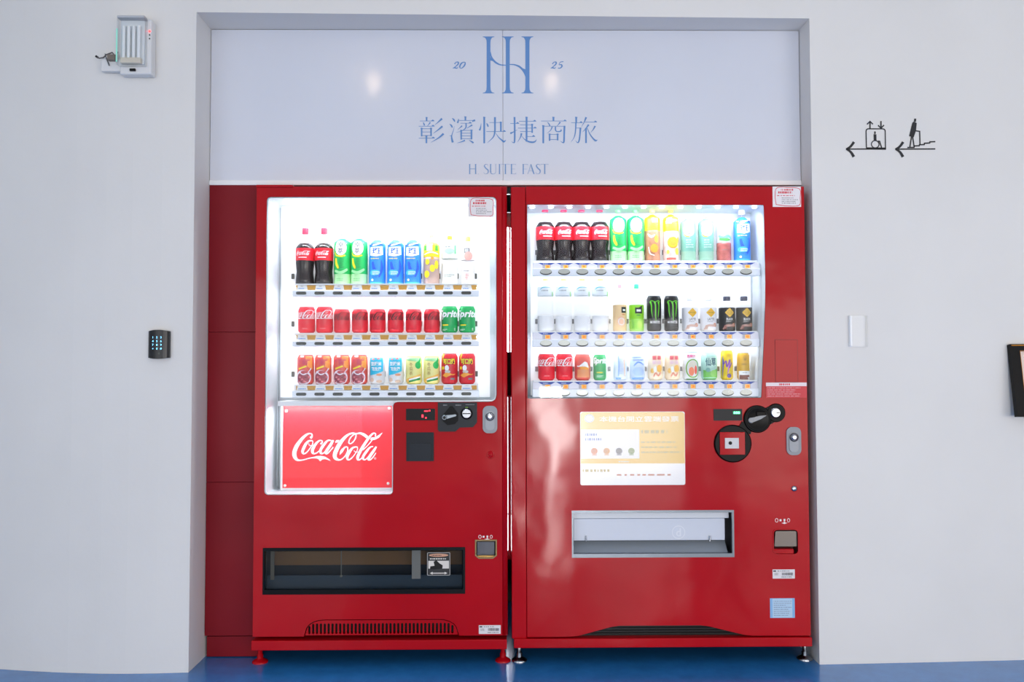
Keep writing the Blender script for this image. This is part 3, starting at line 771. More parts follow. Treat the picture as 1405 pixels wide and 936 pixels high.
def return_icons(parent, px0, px1, py0, py1):
    x0, z0, x1, z1 = rect(px0, py0, px1, py1, 0); w, h = x1-x0, z1-z0; f = Flat(); wh = M((236, 226, 226), .5)
    f.ring(x0+w*.12, z0+h*.62, w*.10, w*.03, wh, rz=h*.36); f.rect(x0+w*.30, z0+h*.45, x0+w*.42, z0+h*.8, wh)
    f.ring(x0+w*.86, z0+h*.62, w*.09, w*.03, wh, rz=h*.34); f.rect(x0+w*.55, z0+h*.45, x0+w*.66, z0+h*.85, wh)
    f.poly([(x0+w*.40, z0+h*.18), (x0+w*.60, z0-h*.02), (x0+w*.80, z0+h*.18), (x0+w*.68, z0+h*.2), (x0+w*.6, z0+h*.42), (x0+w*.52, z0+h*.2)], wh)
    m2 = MB(); f.onto(m2, 0); part('return_icons', m2, parent)
return_icons(L, 656, 677, 734, 741)
# coin return of the left machine
ci = inset(cret, .0015)
cr = part('coin_return', MB(BLACK).walls(ci, 0, .05).plate([ci], .05, .052), L)
part('return_rim', MB(M((112, 94, 62), .35, .6)).plate([inset(cret, -.001), inset(cret, .004)[::-1]], -.003, .002), cr)
a = rect(654.5, 743.5, 678.5, 762, .01); part('return_flap', MB(M((74, 76, 86), .25)).box(a[0], a[2], .012, .016, a[1], a[3], .001), cr, 'dark grey flap')
a = rect(655, 762, 678, 766, .01); part('return_tray', MB(M((178, 140, 78), .35, .6)).box(a[0], a[2], .004, .03, a[1], a[3], .001), cr)
# pickup slot left
si = inset(slot, .0012)
SB = M((44, 50, 56), .4)
ps = part('pickup_slot', MB(SB).walls(si, 0, .15).plate([si], .150, .152), L)
part('slot_frame', MB(M((10, 13, 18), .4, spec=.12)).plate([inset(slot, -.0008), fillet(sq([(365.5, 755.5), (365.5, 809), (635.5, 809), (635.5, 755.5)]), .004, 3)[::-1]], -.002, .006), ps)
a = rect(366, 757, 634, 769, .10); part('inner_ledge', MB(M((196, 142, 86), .6)).box(a[0], a[2], .11, .13, a[1]-.02, a[3], .001), ps)
a = rect(366, 790, 634, 812, .05); part('inner_flap', MB(M((84, 104, 120), .35)).box(a[0], a[2], .055, .062, a[1]-.002, a[3]), ps)
a = rect(565, 752, 577, 794.5, .018); part('guide_strip', MB(M((240, 230, 212), .5)).box(a[0], a[2], .020, .024, a[1], a[3]), ps)
a = rect(371, 757, 376, 796, .018); part('guide_strip', MB(M((150, 140, 118), .5)).box(a[0], a[2], .020, .024, a[1], a[3]), ps)
xr, zr0 = at(468, 791, .02); zr1 = at(468, 754, .02)[1]
part('guide_rod', MB(M((190, 186, 166), .4, .2)).tube([(xr, .022, zr0), (xr, .022, zr1)], .0018).lathe([(.002, 0), (.0055, .003), (.0055, .007), (.002, .01)], xr, .022, zr0-.004, 14), ps)
part('slot_window', MB(SMOKE).box(si[0][0]+.006, si[2][0]-.006, .008, .011, si[1][1]+.012, si[0][1]-.008), ps)
x0, z0, x1, z1 = rect(586, 758.5, 617.5, 790, .004); w, h = x1-x0, z1-z0
f = Flat().poly(rrect(x0, z0, x1, z1, .004), M((196, 192, 188), .5)).poly(rrect(x0+.0015, z0+.0015, x1-.0015, z1-.0015, .003), M((26, 26, 28), .5))
WHI = M((218, 212, 204), .5)
f.ell(x0+w*.5, z1-h*.12, w*.42, h*.07, M((206, 150, 120), .5)).lines(x0+w*.2, z1-h*.15, x0+w*.8, z1-h*.10, 1, BLACK, .8, 4).lines(x0+w*.12, z1-h*.31, x0+w*.88, z1-h*.24, 1, WHI, .7, 6)
f.rect(x0+w*.05, z0+h*.3, x1-w*.05, z0+h*.64, WHI)
f.poly([(x0+w*.28, z0+h*.60), (x0+w*.40, z0+h*.66), (x0+w*.55, z0+h*.52), (x0+w*.68, z0+h*.44), (x0+w*.66, z0+h*.30), (x0+w*.30, z0+h*.26), (x0+w*.12, z0+h*.28), (x0+w*.14, z0+h*.40), (x0+w*.32, z0+h*.42)][::-1], BLACK)
f.stroke([(x0+w*.18, z0+h*.1), (x0+w*.82, z0+h*.1)], WHI, h*.04, False).poly([(x0+w*.12, z0+h*.1), (x0+w*.24, z0+h*.04), (x0+w*.24, z0+h*.16)], WHI).poly([(x0+w*.88, z0+h*.1), (x0+w*.76, z0+h*.16), (x0+w*.76, z0+h*.04)], WHI)
m2 = MB(); f.onto(m2, .0075); part('warning_sticker', m2, ps, 'black warning sticker with a hand and double arrow')

# ---------------------------------------------------------------- right machine
R = thing('vending_machine.001', 'red vending machine on the right with round black coin mechanism and yellow poster', 'vending machine', ((RX0+RX1)/2, .35, 0), 'red drinks vending machines')
RXd = at(722.5, 560)[0]
part('cabinet', MB(RED).box(RX0+.004, RX1-.003, DT+.004, .80, ZBEAM+.02, ZTOP-.003, .003), R)
win2 = fillet(sq([(723.5, 280.5), (723.5, 547.5), (1044, 547.5), (1048.5, 470), (1052, 400), (1051, 281)]), [.004, .004, .006, .05, .08, .008])
slot2 = sq([(783.5, 702), (783.5, 766.5), (1004, 766.5), (1004, 702)])
zd2 = at(900, 873.5, 0)[1]; zg = at(900, 858.5, 0)[1]
gap = [at(p, 860)[0] for p in (783, 850, 962, 1032)]
low = [(RXd, zd2), (gap[0], zd2+.001), (gap[0]+.03, zd2+.004), ((gap[0]+gap[1])/2, (zd2+zg)/2), (gap[1]-.03, zg-.004), (gap[1], zg), (gap[2], zg), (gap[2]+.03, zg-.004), ((gap[2]+gap[3])/2, (zd2+zg)/2), (gap[3]-.03, zd2+.004), (gap[3], zd2+.001), (RX1-.002, zd2), (RX1-.002, ZTOP), (RXd, ZTOP)]
cr2 = fillet(sq([(1057.5, 729), (1057.5, 763), (1091, 763), (1091, 729)]), .018, 5)
part('door', MB(RED).plate([low, win2, slot2, cr2], 0, DT), R)
part('hinge_post', MB(RED).box(RX0, RXd-.0015, .002, DT, ZBT-.002, ZTOP, .004), R)
part('base_beam', MB(RED).box(at(705, 880)[0], RX1, -.010, .10, ZBEAM+.003, at(900, 875)[1]+.0, .003), R)
part('underside', MB(BLACK).box(RX0+.02, RX1-.02, .10, .8, ZBEAM+.012, ZBEAM+.03), R)
part('leg_beam', MB(BLACK).box(RX0+.05, RX1-.02, .55, .57, 0, ZBEAM+.012), R)
part('vent_void', MB(BLACK).box(gap[0]-.05, gap[3]+.05, .03, .04, zd2-.01, zg+.004), R)
for k in range(4): part('vent_slat', MB(M((40, 40, 42), .4, .6)).box(gap[0], gap[3], .018, .022, zd2+.004+k*.010, zd2+.006+k*.010), R)
for px, y, m in ((712.5, .045, CHROME), (1104, .045, CHROME), (722, .7, BLACK), (1080, .7, BLACK)): foot(R, px, m, y)
case(R, win2, CD)
bx = rect(728, 300, 1030, 542, CD-.006)
part('back_panel', MB(BACKW).box(bx[0], bx[2], CD-.007, CD-.003, bx[1], bx[3]), R)
a = at(1050, 400, 0)[0]
w2 = rect(724, 281, 1046, 547)
for k in range(13):
    x = w2[0]+.02+(w2[2]-w2[0]-.04)*k/12
    if k == 0: lampb = part('lamp_bulb', MB(M((240, 240, 255), .5, emit=6)).lathe([(.002, 0), (.010, .002), (.010, .005), (.004, .009)], x, .02, w2[3]-.0105, 12), R)
    else: c = lampb.copy(); COL.objects.link(c); c.parent = R; c.location.x = lampb.location.x+(w2[2]-w2[0]-.04)*k/12
BTNG = M((176, 178, 172), .3, .3)
DIG = ['30', '28', '28', '28', '30', '30', '30', '28', '28', '30', '28', '30']
def shelf_right(py_bottom, py_tag0, py_tag1, py_btn, py_r0, py_r1, digs):
    zt = row_z(py_bottom+1, .10, 880)
    xa, xb = at(731, py_btn, .05)[0], at(1041, py_btn, .05)[0]
    z0, z1 = at(880, py_r1, .04)[1], at(880, py_r0, .04)[1]
    sh = part('shelf', MB(CASEW).box(xa+.003, xb-.003, .056, CD-.008, zt-.004, zt).box(xa, xb, .066, .074, z0, zt-.004, .001), R)
    part('shelf_rail', MB(RAIL).box(xa-.002, xb+.002, .040, .060, z0, z1, .003), sh)
    ta, tb = at(880, py_tag1+1, .05)[1], at(880, py_tag0, .05)[1]
    part('tag_strip', MB(M((226, 224, 234), .4)).box(xa, xb, .052, .060, ta-.004, tb, .0006), sh)
    for k in range(12):
        px = 749+24.96*k; x, z = at(px, py_btn, .04)
        if k == 0:
            btn = part('button', MB(BTNG).plate([circ(x, z, .0225, 24, .0105)], .0375, .042).use(M((44, 48, 46), .4)).plate([circ(x, z-.0032, .0236, 24, .0118)], .0395, .042), sh)
            clip = part('holder_clip', MB(M((150, 146, 146), .5)).box(at(px-12.5, py_btn, .145)[0]-.006, at(px-12.5, py_btn, .145)[0]+.006, .1515, .1595, zt+.036, zt+.056, .001), sh)
            b0 = x
        else:
            for b in (btn, clip):
                c = b.copy(); COL.objects.link(c); c.parent = sh; c.location.x = b.location.x+(x-b0)*(sc(.145)/sc(.04) if b is clip else 1)
        xt = at(px+1, py_btn, .05)[0]; h = tb-ta; f = Flat()
        f.poly([(xt-.016, ta), (xt+.016, ta), (xt+.016, tb-h*.3), (xt-.016, tb-h*.3)], M((178, 174, 182), .5))
        f.poly([(xt-.034, tb), (xt-.018, tb-h*.34), (xt+.018, tb-h*.34), (xt+.034, tb)], M((52, 82, 172), .5))
        f.lines(xt-.014, tb-h*.28, xt+.014, tb-h*.08, 1, M((210, 216, 236), .5), .6, k+3)
        f.rect(xt-.005, ta+h*.05, xt+.013, tb-h*.40, M((250, 176, 60), .5, emit=.5))
        f.text(digs[k], xt+.004, ta+h*.32, None, h*.36, M((210, 60, 30), .5, emit=.3), .03)
        m2 = MB(); f.onto(m2, .0518); part('price_tag', m2, sh)
    return zt
RROWS = [shelf_right(358.5, 360.5, 367.5, 372.3, 368, 378.5, ['30']*4+['28', '28', '30', '30', '30', '30', '30', '30']),
         shelf_right(454.5, 456, 464, 470.5, 465.5, 476, ['20', '20', '20', '20', '35', '30', '48', '45', '40', '35', '35', '35']),
         shelf_right(521, 524, 532.5, 538.8, 533.5, 545, ['25', '25', '25', '25', '20', '20', '25', '25', '20', '25', '20', '20'])]
# poster
x0, z0, x1, z1 = rect(796, 565, 939.5, 665.5, 0)
pr = part('poster', MB(M((238, 238, 242), .25, coat=.4)).plate([rrect(x0, z0, x1, z1, .007)], -.004, .001), R, 'yellow and white invoice poster')
f = Flat(); q = lambda a, b: (x0+(a-272)/830*(x1-x0), z1-(b-147)/584*(z1-z0))
def qr(a, b, c, d_, m): p, r_ = q(a, d_), q(c, b); f.rect(p[0], p[1], r_[0], r_[1], m)
YEL = M((240, 196, 92), .35)
f.poly([q(a, b) for a, b in [(275, 560), (1100, 560), (1100, 165), (1085, 150), (290, 150), (275, 165)]], YEL)
qr(278, 288, 740, 520, M((236, 236, 240), .35)); p = q(345, 200); f.ell(p[0], p[1], .019, .016, M((240, 240, 242), .35)).ring(p[0], p[1], .017, .002, M((150, 160, 190), .5), rz=.015)
p = q(740, 205); f.text('本機台開立雲端發票', p[0], p[1], (1055-425)/830*(x1-x0), .022, M((250, 250, 252), .35), .004)
LG = M((196, 178, 120), .5); BL = M((128, 150, 205), .5)
f.lines(*q(310, 385), *q(475, 310), 2, BL, .5, 31).lines(*q(755, 325), *q(1085, 288), 1, LG, .7, 32).lines(*q(755, 490), *q(1080, 370), 3, LG, .28, 33)
for i, c_ in enumerate(((236, 150, 110), (240, 176, 120), (120, 120, 135), (150, 170, 120))):
    p = q(383+98*i, 460); f.ell(p[0], p[1], .0125, .0120, M(c_, .5)).lines(p[0]-.009, p[1]-.006, p[0]+.009, p[1]+.007, 2, M((240, 236, 230), .5), .5, 60+i).rect(p[0]-.009, p[1]-.016, p[0]+.009, p[1]-.0125, M(c_, .5))
f.lines(*q(575, 550), *q(690, 540), 1, PAPER, .8, 36).lines(*q(290, 635), *q(540, 595), 1, LG, .5, 37).lines(*q(560, 660), *q(1085, 640), 1, M((196, 128, 100), .5), .6, 38)
m2 = MB(); f.onto(m2, -.004, .0002); part('poster_print', m2, pr)
part('glare_film', MB(clear('glare_film_clear', (1, 1, 1), .42, .16)).plate([rrect(x0, z0, x1, z1, .007)], -.0062, -.0060), pr)  # clear film added over the poster to give it a glare haze
# display, coin mechanism
d = plate_part('amount_display', R, cornersq(978, 562.5, 1017, 578.5), -.003, .001, M((26, 28, 32), .35, spec=.2), .001)
m2 = MB(); f = Flat(); p = at(1010.8, 566.4, -.003); f.rect(p[0]-.0145, p[1]-.006, p[0]+.0145, p[1]+.006, M((20, 130, 80), .5, emit=1.0)); f.text('888', p[0], p[1], .024, .009, M((120, 255, 190), .5, emit=3), .02); f.onto(m2, -.003); part('display_digits', m2, d, 'green glowing digits')
c1, c2, c3 = at(1005, 608.7, 0), at(1038.5, 575, 0), at(1064.3, 566.5, 0)
BK = M((13, 13, 14), .35, spec=.12)
cm = part('coin_mechanism', MB(BK).lathe([(.0725, 0), (.0725, .006), (.068, .010)], c1[0], .001, c1[1], 40, 'y').lathe([(.053, 0), (.053, .008), (.049, .012)], c2[0], .001, c2[1], 36, 'y').lathe([(.036, 0), (.036, .006), (.033, .010)], c3[0], .001, c3[1], 30, 'y')
          .plate([[at(1012, 588)[0:2], at(1029, 596)[0:2], at(1032, 588)[0:2], at(1018, 578)[0:2]][::-1]], -.006, .001).plate([[at(1050, 560), at(1052, 585), at(1064, 578), at(1058, 556)]], -.006, .001), R, 'black coin mechanism of three joined discs')
x0, z0, x1, z1 = rect(987.6, 593, 1022, 624, -.012)
part('red_cover', MB(RED).box(x0, x1, -.015, -.007, z0, z1, .001), cm, 'square red cover plate')
x0, z0, x1, z1 = rect(994.5, 601, 1013.6, 615.5, -.016)
part('reader_plate', MB(M((206, 206, 208), .4)).box(x0, x1, -.019, -.014, z0, z1, .0008).use(BLACK).lathe([(.0065, 0), (.0065, .002), (.004, .003)], *(lambda p: (p[0], -.019, p[1]))(at(1002, 608, -.019)), 16, 'y'), cm, 'small grey plate with a black dot')
part('dial', MB(M((11, 11, 12), .35, spec=.12)).lathe([(.047, 0), (.044, .004), (.040, .002), (.0001, .002)], c2[0], -.010, c2[1], 32, 'y').box(c2[0]-.006, c2[0]+.030, -.017, -.011, c2[1]+.010, c2[1]+.030, .003), cm)
p0, p1 = at(1030.5, 577, -.016), at(1051.5, 570, -.016)
dx, dz = p1[0]-p0[0], p1[1]-p0[1]; l_ = math.hypot(dx, dz); nx, nz = -dz/l_, dx/l_
part('coin_lever', MB(M((150, 152, 154), .4)).lathe([(.0105, 0), (.0105, .005), (.008, .007)], p0[0], -.014, p0[1], 18, 'y').plate([[(p0[0]+nx*.009, p0[1]+nz*.009), (p0[0]-nx*.009, p0[1]-nz*.009), (p0[0]+dx*.6-nx*.0065, p0[1]+dz*.6-nz*.0065), (p1[0], p1[1]), (p0[0]+dx*.6+nx*.0065, p0[1]+dz*.6+nz*.0065)]], -.020, -.014), cm, 'grey lever')
p = at(1064.3, 566.5, -.01)
part('coin_slot', MB(CHROME).lathe([(.0205, 0), (.0205, .003), (.016, .006)], p[0], -.009, p[1], 28, 'y').use(BLACK).box(p[0]+.002, p[0]+.014, -.017, -.014, p[1]-.002, p[1]+.001), cm, 'round chrome coin slot')
lock_handle(R, 1079, 586, 1099, 624.5, 600)
x, z = at(1089.5, 670.5, 0); part('key_lock', MB(CHROME).lathe([(.0110, 0), (.0110, .003), (.007, .006), (.0001, .006)], x, 0, z, 20, 'y'), R, 'small round chrome lock')
# hatch outline, notice strips
o = sq(cornersq(1063, 467, 1094.5, 526)); part('hatch_cover', MB(RED).plate([inset(o, .0016)], -.0012, .001).use(M((110, 8, 18), .5)).plate([o, inset(o, .0014)[::-1]], -.0002, .001), R)
x0, z0, x1, z1 = rect(1051, 525, 1107, 546, -.0012); h = z1-z0; w = x1-x0; f = Flat()
f.rect(x0, z0, x1, z1, M((206, 44, 56), .45)).rect(x0, z1-h*.24, x1, z1, M((234, 220, 224), .45)).lines(x0+w*.32, z1-h*.2, x0+w*.7, z1-h*.04, 1, REDINK, .8, 41).lines(x0+w*.03, z0+h*.05, x0+w*.98, z0+h*.72, 5, M((226, 150, 156), .5), .35, 42, .05)
m2 = MB(); f.onto(m2, -.0014); part('instruction_sticker', m2, R, 'red sticker with a white heading bar')
notice(R, 1060, 256, 1099, 284, 0, M((236, 230, 232), .5), 15)
barcode(R, 1060, 781.5, 1090.5, 794, 0, 25)
x0, z0, x1, z1 = rect(1056.5, 821, 1090.5, 848, 0); w, h = x1-x0, z1-z0
f = Flat().rect(x0, z0, x1, z1, M((130, 178, 222), .5)).rect(x0+w*.1, z0+h*.02, x1-w*.1, z1-h*.02, M((180, 208, 230), .5)).lines(x0+w*.15, z0+h*.08, x1-w*.12, z1-h*.1, 8, M((130, 145, 175), .5), .3, 52, .08)
m2 = MB(); f.onto(m2, 0); part('data_label', m2, R, 'pale blue data sheet')
return_icons(R, 1063, 1085, 711, 719)
ci = inset(cr2, .0015)
cr = part('coin_return', MB(M((70, 14, 20), .5)).walls(ci, 0, .05).plate([ci], .05, .052), R)
part('return_rim', MB(RED).plate([inset(cr2, -.003), inset(cr2, .001)[::-1]], -.003, .002), cr)
o = fillet(sq([(1058.5, 752), (1090, 752), (1088.5, 731), (1060, 731)], .01), .006, 4); part('return_flap', MB(M((106, 100, 96), .18, .85)).plate([o], .006, .010), cr, 'chromed flap')
a = rect(1059.5, 753, 1089, 763, .01); part('return_tray', MB(RED).box(a[0], a[2], .004, .045, a[1], a[3], .004), cr)
# pickup slot right
si = inset(slot2, .0012)
ps = part('pickup_slot', MB(STEEL).walls(si, 0, .13).use(M((40, 46, 52), .5)).plate([si], .130, .132), R)
part('slot_frame', MB(M((112, 120, 128), .3, .5)).plate([inset(slot2, -.0006), fillet(sq([(785.5, 705), (785.5, 761.5), (1001.5, 761.5), (1001.5, 705)]), .002, 3)[::-1]], -.001, .012), ps)
a = rect(786, 704.5, 1000, 711.5, .03); part('top_rail', MB(M((216, 220, 226), .3)).box(a[0], a[2], .03, .06, a[1], a[3]+.004, .002), ps)
a = rect(787, 712, 995, 742, .03); fl = part('slot_flap', MB(M((206, 212, 224), .3)).box(a[0], a[2], .035, .040, a[1], a[3], .0015), ps, 'pale flap')
p = at(931, 730.5, .034); m2 = MB(); Flat().ring(p[0], p[1], .026, .0035, M((224, 228, 236), .3)).text('d', p[0], p[1], None, .032, M((224, 228, 236), .3), .02).onto(m2, .0345); part('embossed_mark', m2, fl)
a = rect(787, 747, 999, 760, .02); part('metal_tray', MB(M((158, 168, 180), .3, .3)).add([(a[0], .018, a[1]-.004), (a[2], .018, a[1]-.004), (a[2], .07, a[3]+.004), (a[0], .07, a[3]+.004)], [(0, 1, 2, 3)]).box(a[0], a[2], .014, .02, a[1]-.010, a[1]-.002, .001), ps)
for px in (804, 974):
    p = at(px, 741.5, .03); part('flap_pin', MB(CHROME).lathe([(.003, 0), (.003, .02)], p[0], .03, p[1]-.003, 12), ps)

# hinge hardware in the gap between the machines
gxx = (LX1+RX0)/2
for (a_, b_, m) in ((257, 266, CHROME), (267, 291, BLACK), (483, 543, RED_FLAT)):
    z1 = at(700, a_, .25)[1]; z0 = at(700, b_, .25)[1]
    part('hinge_bracket', MB(m).box(LX1+.0005, RX0-.0005, .25, .27, z0, z1), R)

# ================================================================== DRINKS
P = .00290    # metres per source pixel at the display depth
YD = .112
def col(c, r=.4): return M(c, r)
def radfn(prof):
    def f(z):
        for (r0, z0), (r1, z1) in zip(prof, prof[1:]):
            if z <= z1 and z1 > z0: return r0+(r1-r0)*max(0, (z-z0))/(z1-z0)
        return prof[-1][0]
    return f
def art(items, R):
    f = Flat()
    for it in items:
        k = it[0]; s_ = P
        if k == 'rect': f.rect(it[2]*s_, it[3]*s_, it[4]*s_, it[5]*s_, it[1])
        elif k == 'ell': f.ell(it[2]*s_, it[3]*s_, it[4]*s_, it[5]*s_, it[1], 20)
        elif k == 'ring': f.ring(it[2]*s_, it[3]*s_, it[4]*s_, it[6]*s_, it[1], 24, it[5]*s_)
        elif k == 'poly': f.poly([(a*s_, b*s_) for a, b in it[2]], it[1])
        elif k == 'stroke': f.stroke([(a*s_, b*s_, c*s_) for a, b, c in it[2]], it[1])
        elif k == 'txt': f.text(it[2], it[3]*s_, it[4]*s_, it[5]*s_ if it[5] else None, it[6]*s_ if it[6] else None, it[1], it[7] if len(it) > 7 else 0, it[8] if len(it) > 8 else 0, it[9] if len(it) > 9 else 0)
        elif k == 'logo': f.join(logo_at(it[1], it[2]*s_, it[3]*s_, it[4]*s_))
        elif k == 'lines': f.lines(it[2]*s_, it[3]*s_, it[4]*s_, it[5]*s_, it[6], it[1], .5, it[7])
    return f
PROTO = {}
def drink(kind, px, zrow, label, category, group, rotated=0):
    """first call builds the drink; later calls copy it with every part"""
    x = at(px, 450, YD)[0]
    name = 'drink_bottle' if category == 'bottle' else ('drink_can' if category == 'can' else 'drink_carton')
    if kind not in PROTO:
        spec = KINDS[kind]; root = bpy.data.objects.new(name, None); root.empty_display_size = .03
        for nm, mbx, lb in spec():
            o = bpy.data.objects.new(nm, mbx.mesh(nm)); COL.objects.link(o); o.parent = root
            if lb: o['label'] = lb
        PROTO[kind] = root; r = root
    else:
        src = PROTO[kind]; r = src.copy()
        for ch in src.children:
            c = ch.copy(); COL.objects.link(c); c.parent = r
    COL.objects.link(r); r.location = (x, YD, zrow+.0004); r.rotation_euler = (0, 0, 0)
    r['label'] = label; r['category'] = category; r['group'] = group
    return r
WHT = col((242, 243, 245)); SIL = M((200, 203, 208), .3, .9)
def can(w, h, body, items, slim=False, lidc=SIL, top=None):
    R = w*P/2; H = h*P; n = 28
    prof = [(R*.72, 0), (R*.80, .002), (R, .010), (R, H-.014), (R*.86, H-.004), (R*.84, H-.003)]
    out = [('body', MB(body).lathe(prof, n=n), None), ('lid', MB(lidc).lathe([(R*.84, H-.003), (R*.87, H-.002), (R*.87, H), (R*.80, H), (R*.78, H-.003), (.0005, H-.003)], n=n), None)]
    m = MB(); out.append(('tab', MB(lidc).box(-.006, .006, -.012, .010, H-.003, H-.0015), None))
    a = art(items, R)
    if a.it: a.wrap(m, radfn(prof)); out.append(('print', m, None))
    return out
def bottle(w, h, cap, capw, caph, shoulder, fill, body, lab, items, waist=0, neckmat=None, labcol2=None, square=False):
    """px units: cap height caph, shoulder start, fill level, lab=(z0,z1,mat)"""
    R = w*P/2; H = h*P; n = 28; rn = capw*P/2*.86; zs = shoulder*P; zf = fill*P; zn = H-caph*P-.004
    def rad(z):
        r = R
        if z < .006: return R*(.84+.16*z/.006)
        if waist: r = R*(1-waist*math.exp(-((z-.36*zs)/(.15*zs))**2))
        if z > zs:
            t = min(1, (z-zs)/max(1e-5, (zn-zs)*.80)); r = rn+(R-rn)*(.5+.5*cos(pi*t))
        return r
    zsamp = [0, .003, .006]+[.006+(zf-.006)*k/10 for k in range(1, 11)]
    out = [('body', MB(body).lathe([(rad(z), z) for z in zsamp]+[(.001, zf)], n=n), None)]
    zz = [zf+(zn-zf)*k/8 for k in range(9)]
    nm = MB(neckmat or CLEARP).lathe([(rad(zf)*1.0, zf+.0002)]+[(rad(z), z) for z in zz[1:]]+[(rn*1.12, zn+.0004), (rn*1.12, zn+.003), (rn*.9, zn+.0035)], n=n)
    out.append(('neck', nm, None))
    rc = capw*P/2
    capm = MB(cap).lathe([(rc*.98, zn+.004), (rc, H-.003), (rc*.93, H), (.0005, H)], n=20)
    out.append(('cap', capm, None))
    if lab:
        z0, z1, lm = lab[0]*P, lab[1]*P, lab[2]
        out.append(('label', MB(lm).lathe([(rad(z0+(z1-z0)*k/10)+.0005, z0+(z1-z0)*k/10) for k in range(11)], n=n), None))
    a = art(items, R); m = MB()
    if a.it: a.wrap(m, lambda z: rad(z)+.0004); out.append(('print', m, None))
    return out
COLA = M((28, 19, 21), .25, kind='liquid'); CRED = M((230, 26, 46), .38); CBLK = col((34, 20, 26))
GRN = col((28, 186, 92)); LGRN = col((158, 226, 160)); DKG = col((20, 140, 70)); TEAL = M((112, 168, 152), .35)
BLU = M((52, 140, 236), .35); DBLU = col((44, 92, 214)); SKY = col((84, 190, 250)); YLW = col((250, 222, 34)); AMB = M((182, 124, 96), .3, kind='liquid')
ORG = col((240, 160, 50)); INKB = col((30, 40, 40)); PNK = col((240, 130, 130))
KINDS = {}
KINDS['cola_bottle'] = lambda: bottle(25.5, 79, col((232, 34, 66)), 9, 8.5, 50, 57, COLA, (33, 50, CRED),
    [('logo', WHT, -.5, 43, 20), ('rect', WHT, -6, 36.4, 5, 37.4)], waist=.10)
KINDS['cola_bottle_tall'] = lambda: bottle(25.5, 77, col((240, 60, 104)), 9, 7, 48, 55, COLA, (30, 48, CRED),
    [('logo', WHT, 1, 40.5, 20), ('rect', WHT, -3, 34, 9, 35)], waist=.12)
def tea_items(gm, dk, z=0):
    return [('ell', WHT, -.5, 50, 8.2, 10.2), ('stroke', YLW, [(-9, 44, 1), (-7, 40, 1.6), (0, 38.5, 2), (6, 40, 1.4)]), ('txt', INKB, '原', -1, 54.5, None, 7.5), ('txt', INKB, '萃', -1, 46, None, 7.5),
            ('stroke', YLW, [(-7.5, 36, 2.5), (-6.5, 28, 3.5), (-3, 22, 3)]), ('lines', dk, -3, 22, 5, 36, 5, 5), ('stroke', LGRN, [(-9, 19, 3), (0, 16, 4), (9, 21, 3)])]
KINDS['green_tea'] = lambda: bottle(23, 74, col((150, 232, 160)), 7, 5, 58, 30, col((176, 228, 168)), (14.5, 64, GRN), tea_items(GRN, DKG)+[('lines', col((120, 190, 130)), -6, 4, 7, 9, 2, 3)])
KINDS['sencha_tea'] = lambda: bottle(20.5, 66, col((250, 240, 170)), 7, 4, 57, 30, M((140, 176, 156), .3), (14, 60, TEAL), [('ell', WHT, -.5, 44, 8, 9.5), ('stroke', ORG, [(-8, 38, 1), (-5, 35, 1.4), (0, 34, 1.2)]), ('txt', INKB, '原', -1, 48, None, 7.2), ('txt', INKB, '萃', -1, 40, None, 7.2), ('lines', col((190, 214, 206)), -5, 18, 5, 31, 4, 8)])
def sport(big=1):
    g = DBLU
    return [('poly', WHT, [(-10, 40), (-9, 51), (9, 52), (10, 41), (0, 38)]), ('txt', g, '斑', 0, 46, 12, 9, .02), ('stroke', WHT, [(-11, 56, 1), (-3, 54, 2.5), (10, 58, 1)]), ('stroke', g, [(-11, 53, 2), (0, 56, 3), (11, 54, 1)]),
            ('lines', YLW, -8.5, 34, 9, 37, 1, 4), ('stroke', g, [(-5, 31, 3), (-3, 22, 4), (2, 14, 2.5)]), ('stroke', g, [(7, 33, 1), (8, 22, 3.5), (4, 10, 2)]), ('ell', SKY, -2, 16, 7, 4), ('lines', WHT, -5, 13, 5, 18, 2, 6), ('ell', WHT, -5, 6, 1.6, 1.6)]
KINDS['sport_bottle'] = lambda: bottle(22.5, 72, WHT, 9, 6, 56, 30, SKY, (3, 62, BLU), sport())
KINDS['lemon_bottle'] = lambda: bottle(22, 72, col((246, 240, 120)), 7, 6, 54, 38, col((190, 160, 150)), (38, 58, YLW), [('rect', col((90, 180, 60)), -11, 47, -5, 58), ('rect', WHT, -6, 46, 2, 56), ('rect', col((80, 170, 60)), 6, 46, 11, 58), ('stroke', WHT, [(-11, 41, 1), (0, 44, 2), (11, 42, 1)]), ('ell', YLW, -5, 31, 3, 4), ('ell', YLW, 2, 22, 3.5, 5), ('ell', YLW, -6, 14, 4, 5), ('ell', YLW, 8, 27, 3, 6), ('ell', ORG, 2, 36, 2, 2)])
KINDS['isotonic_bottle'] = lambda: bottle(22, 68, col((150, 226, 40)), 7, 5, 56, 30, col((232, 232, 228)), (36, 58, col((232, 240, 236))), [('stroke', col((150, 210, 220)), [(-7, 54, 1), (0, 58, 2), (8, 55, 1)]), ('lines', GREY, -6, 50, 5, 53, 1, 9), ('ell', col((176, 232, 190)), 0, 46, 7, 3.5), ('rect', col((120, 214, 150)), 7.5, 42, 10, 54), ('lines', col((160, 166, 160)), -7, 9, 8, 14, 2, 2)])
KINDS['peach_bottle'] = lambda: bottle(19, 67, col((238, 176, 90)), 7, 6.5, 54, 30, col((244, 236, 234)), (34, 56, col((248, 236, 234))), [('rect', GREYINK, -5, 43, 3, 50), ('txt', WHT, '桃', -1, 46.5, None, 5), ('ell', col((246, 170, 160)), 1, 39, 6, 6), ('lines', GREYINK, -6, 17, 5, 20, 1, 4), ('lines', col((200, 80, 80)), -3, 6, 2, 15, 4, 5)])
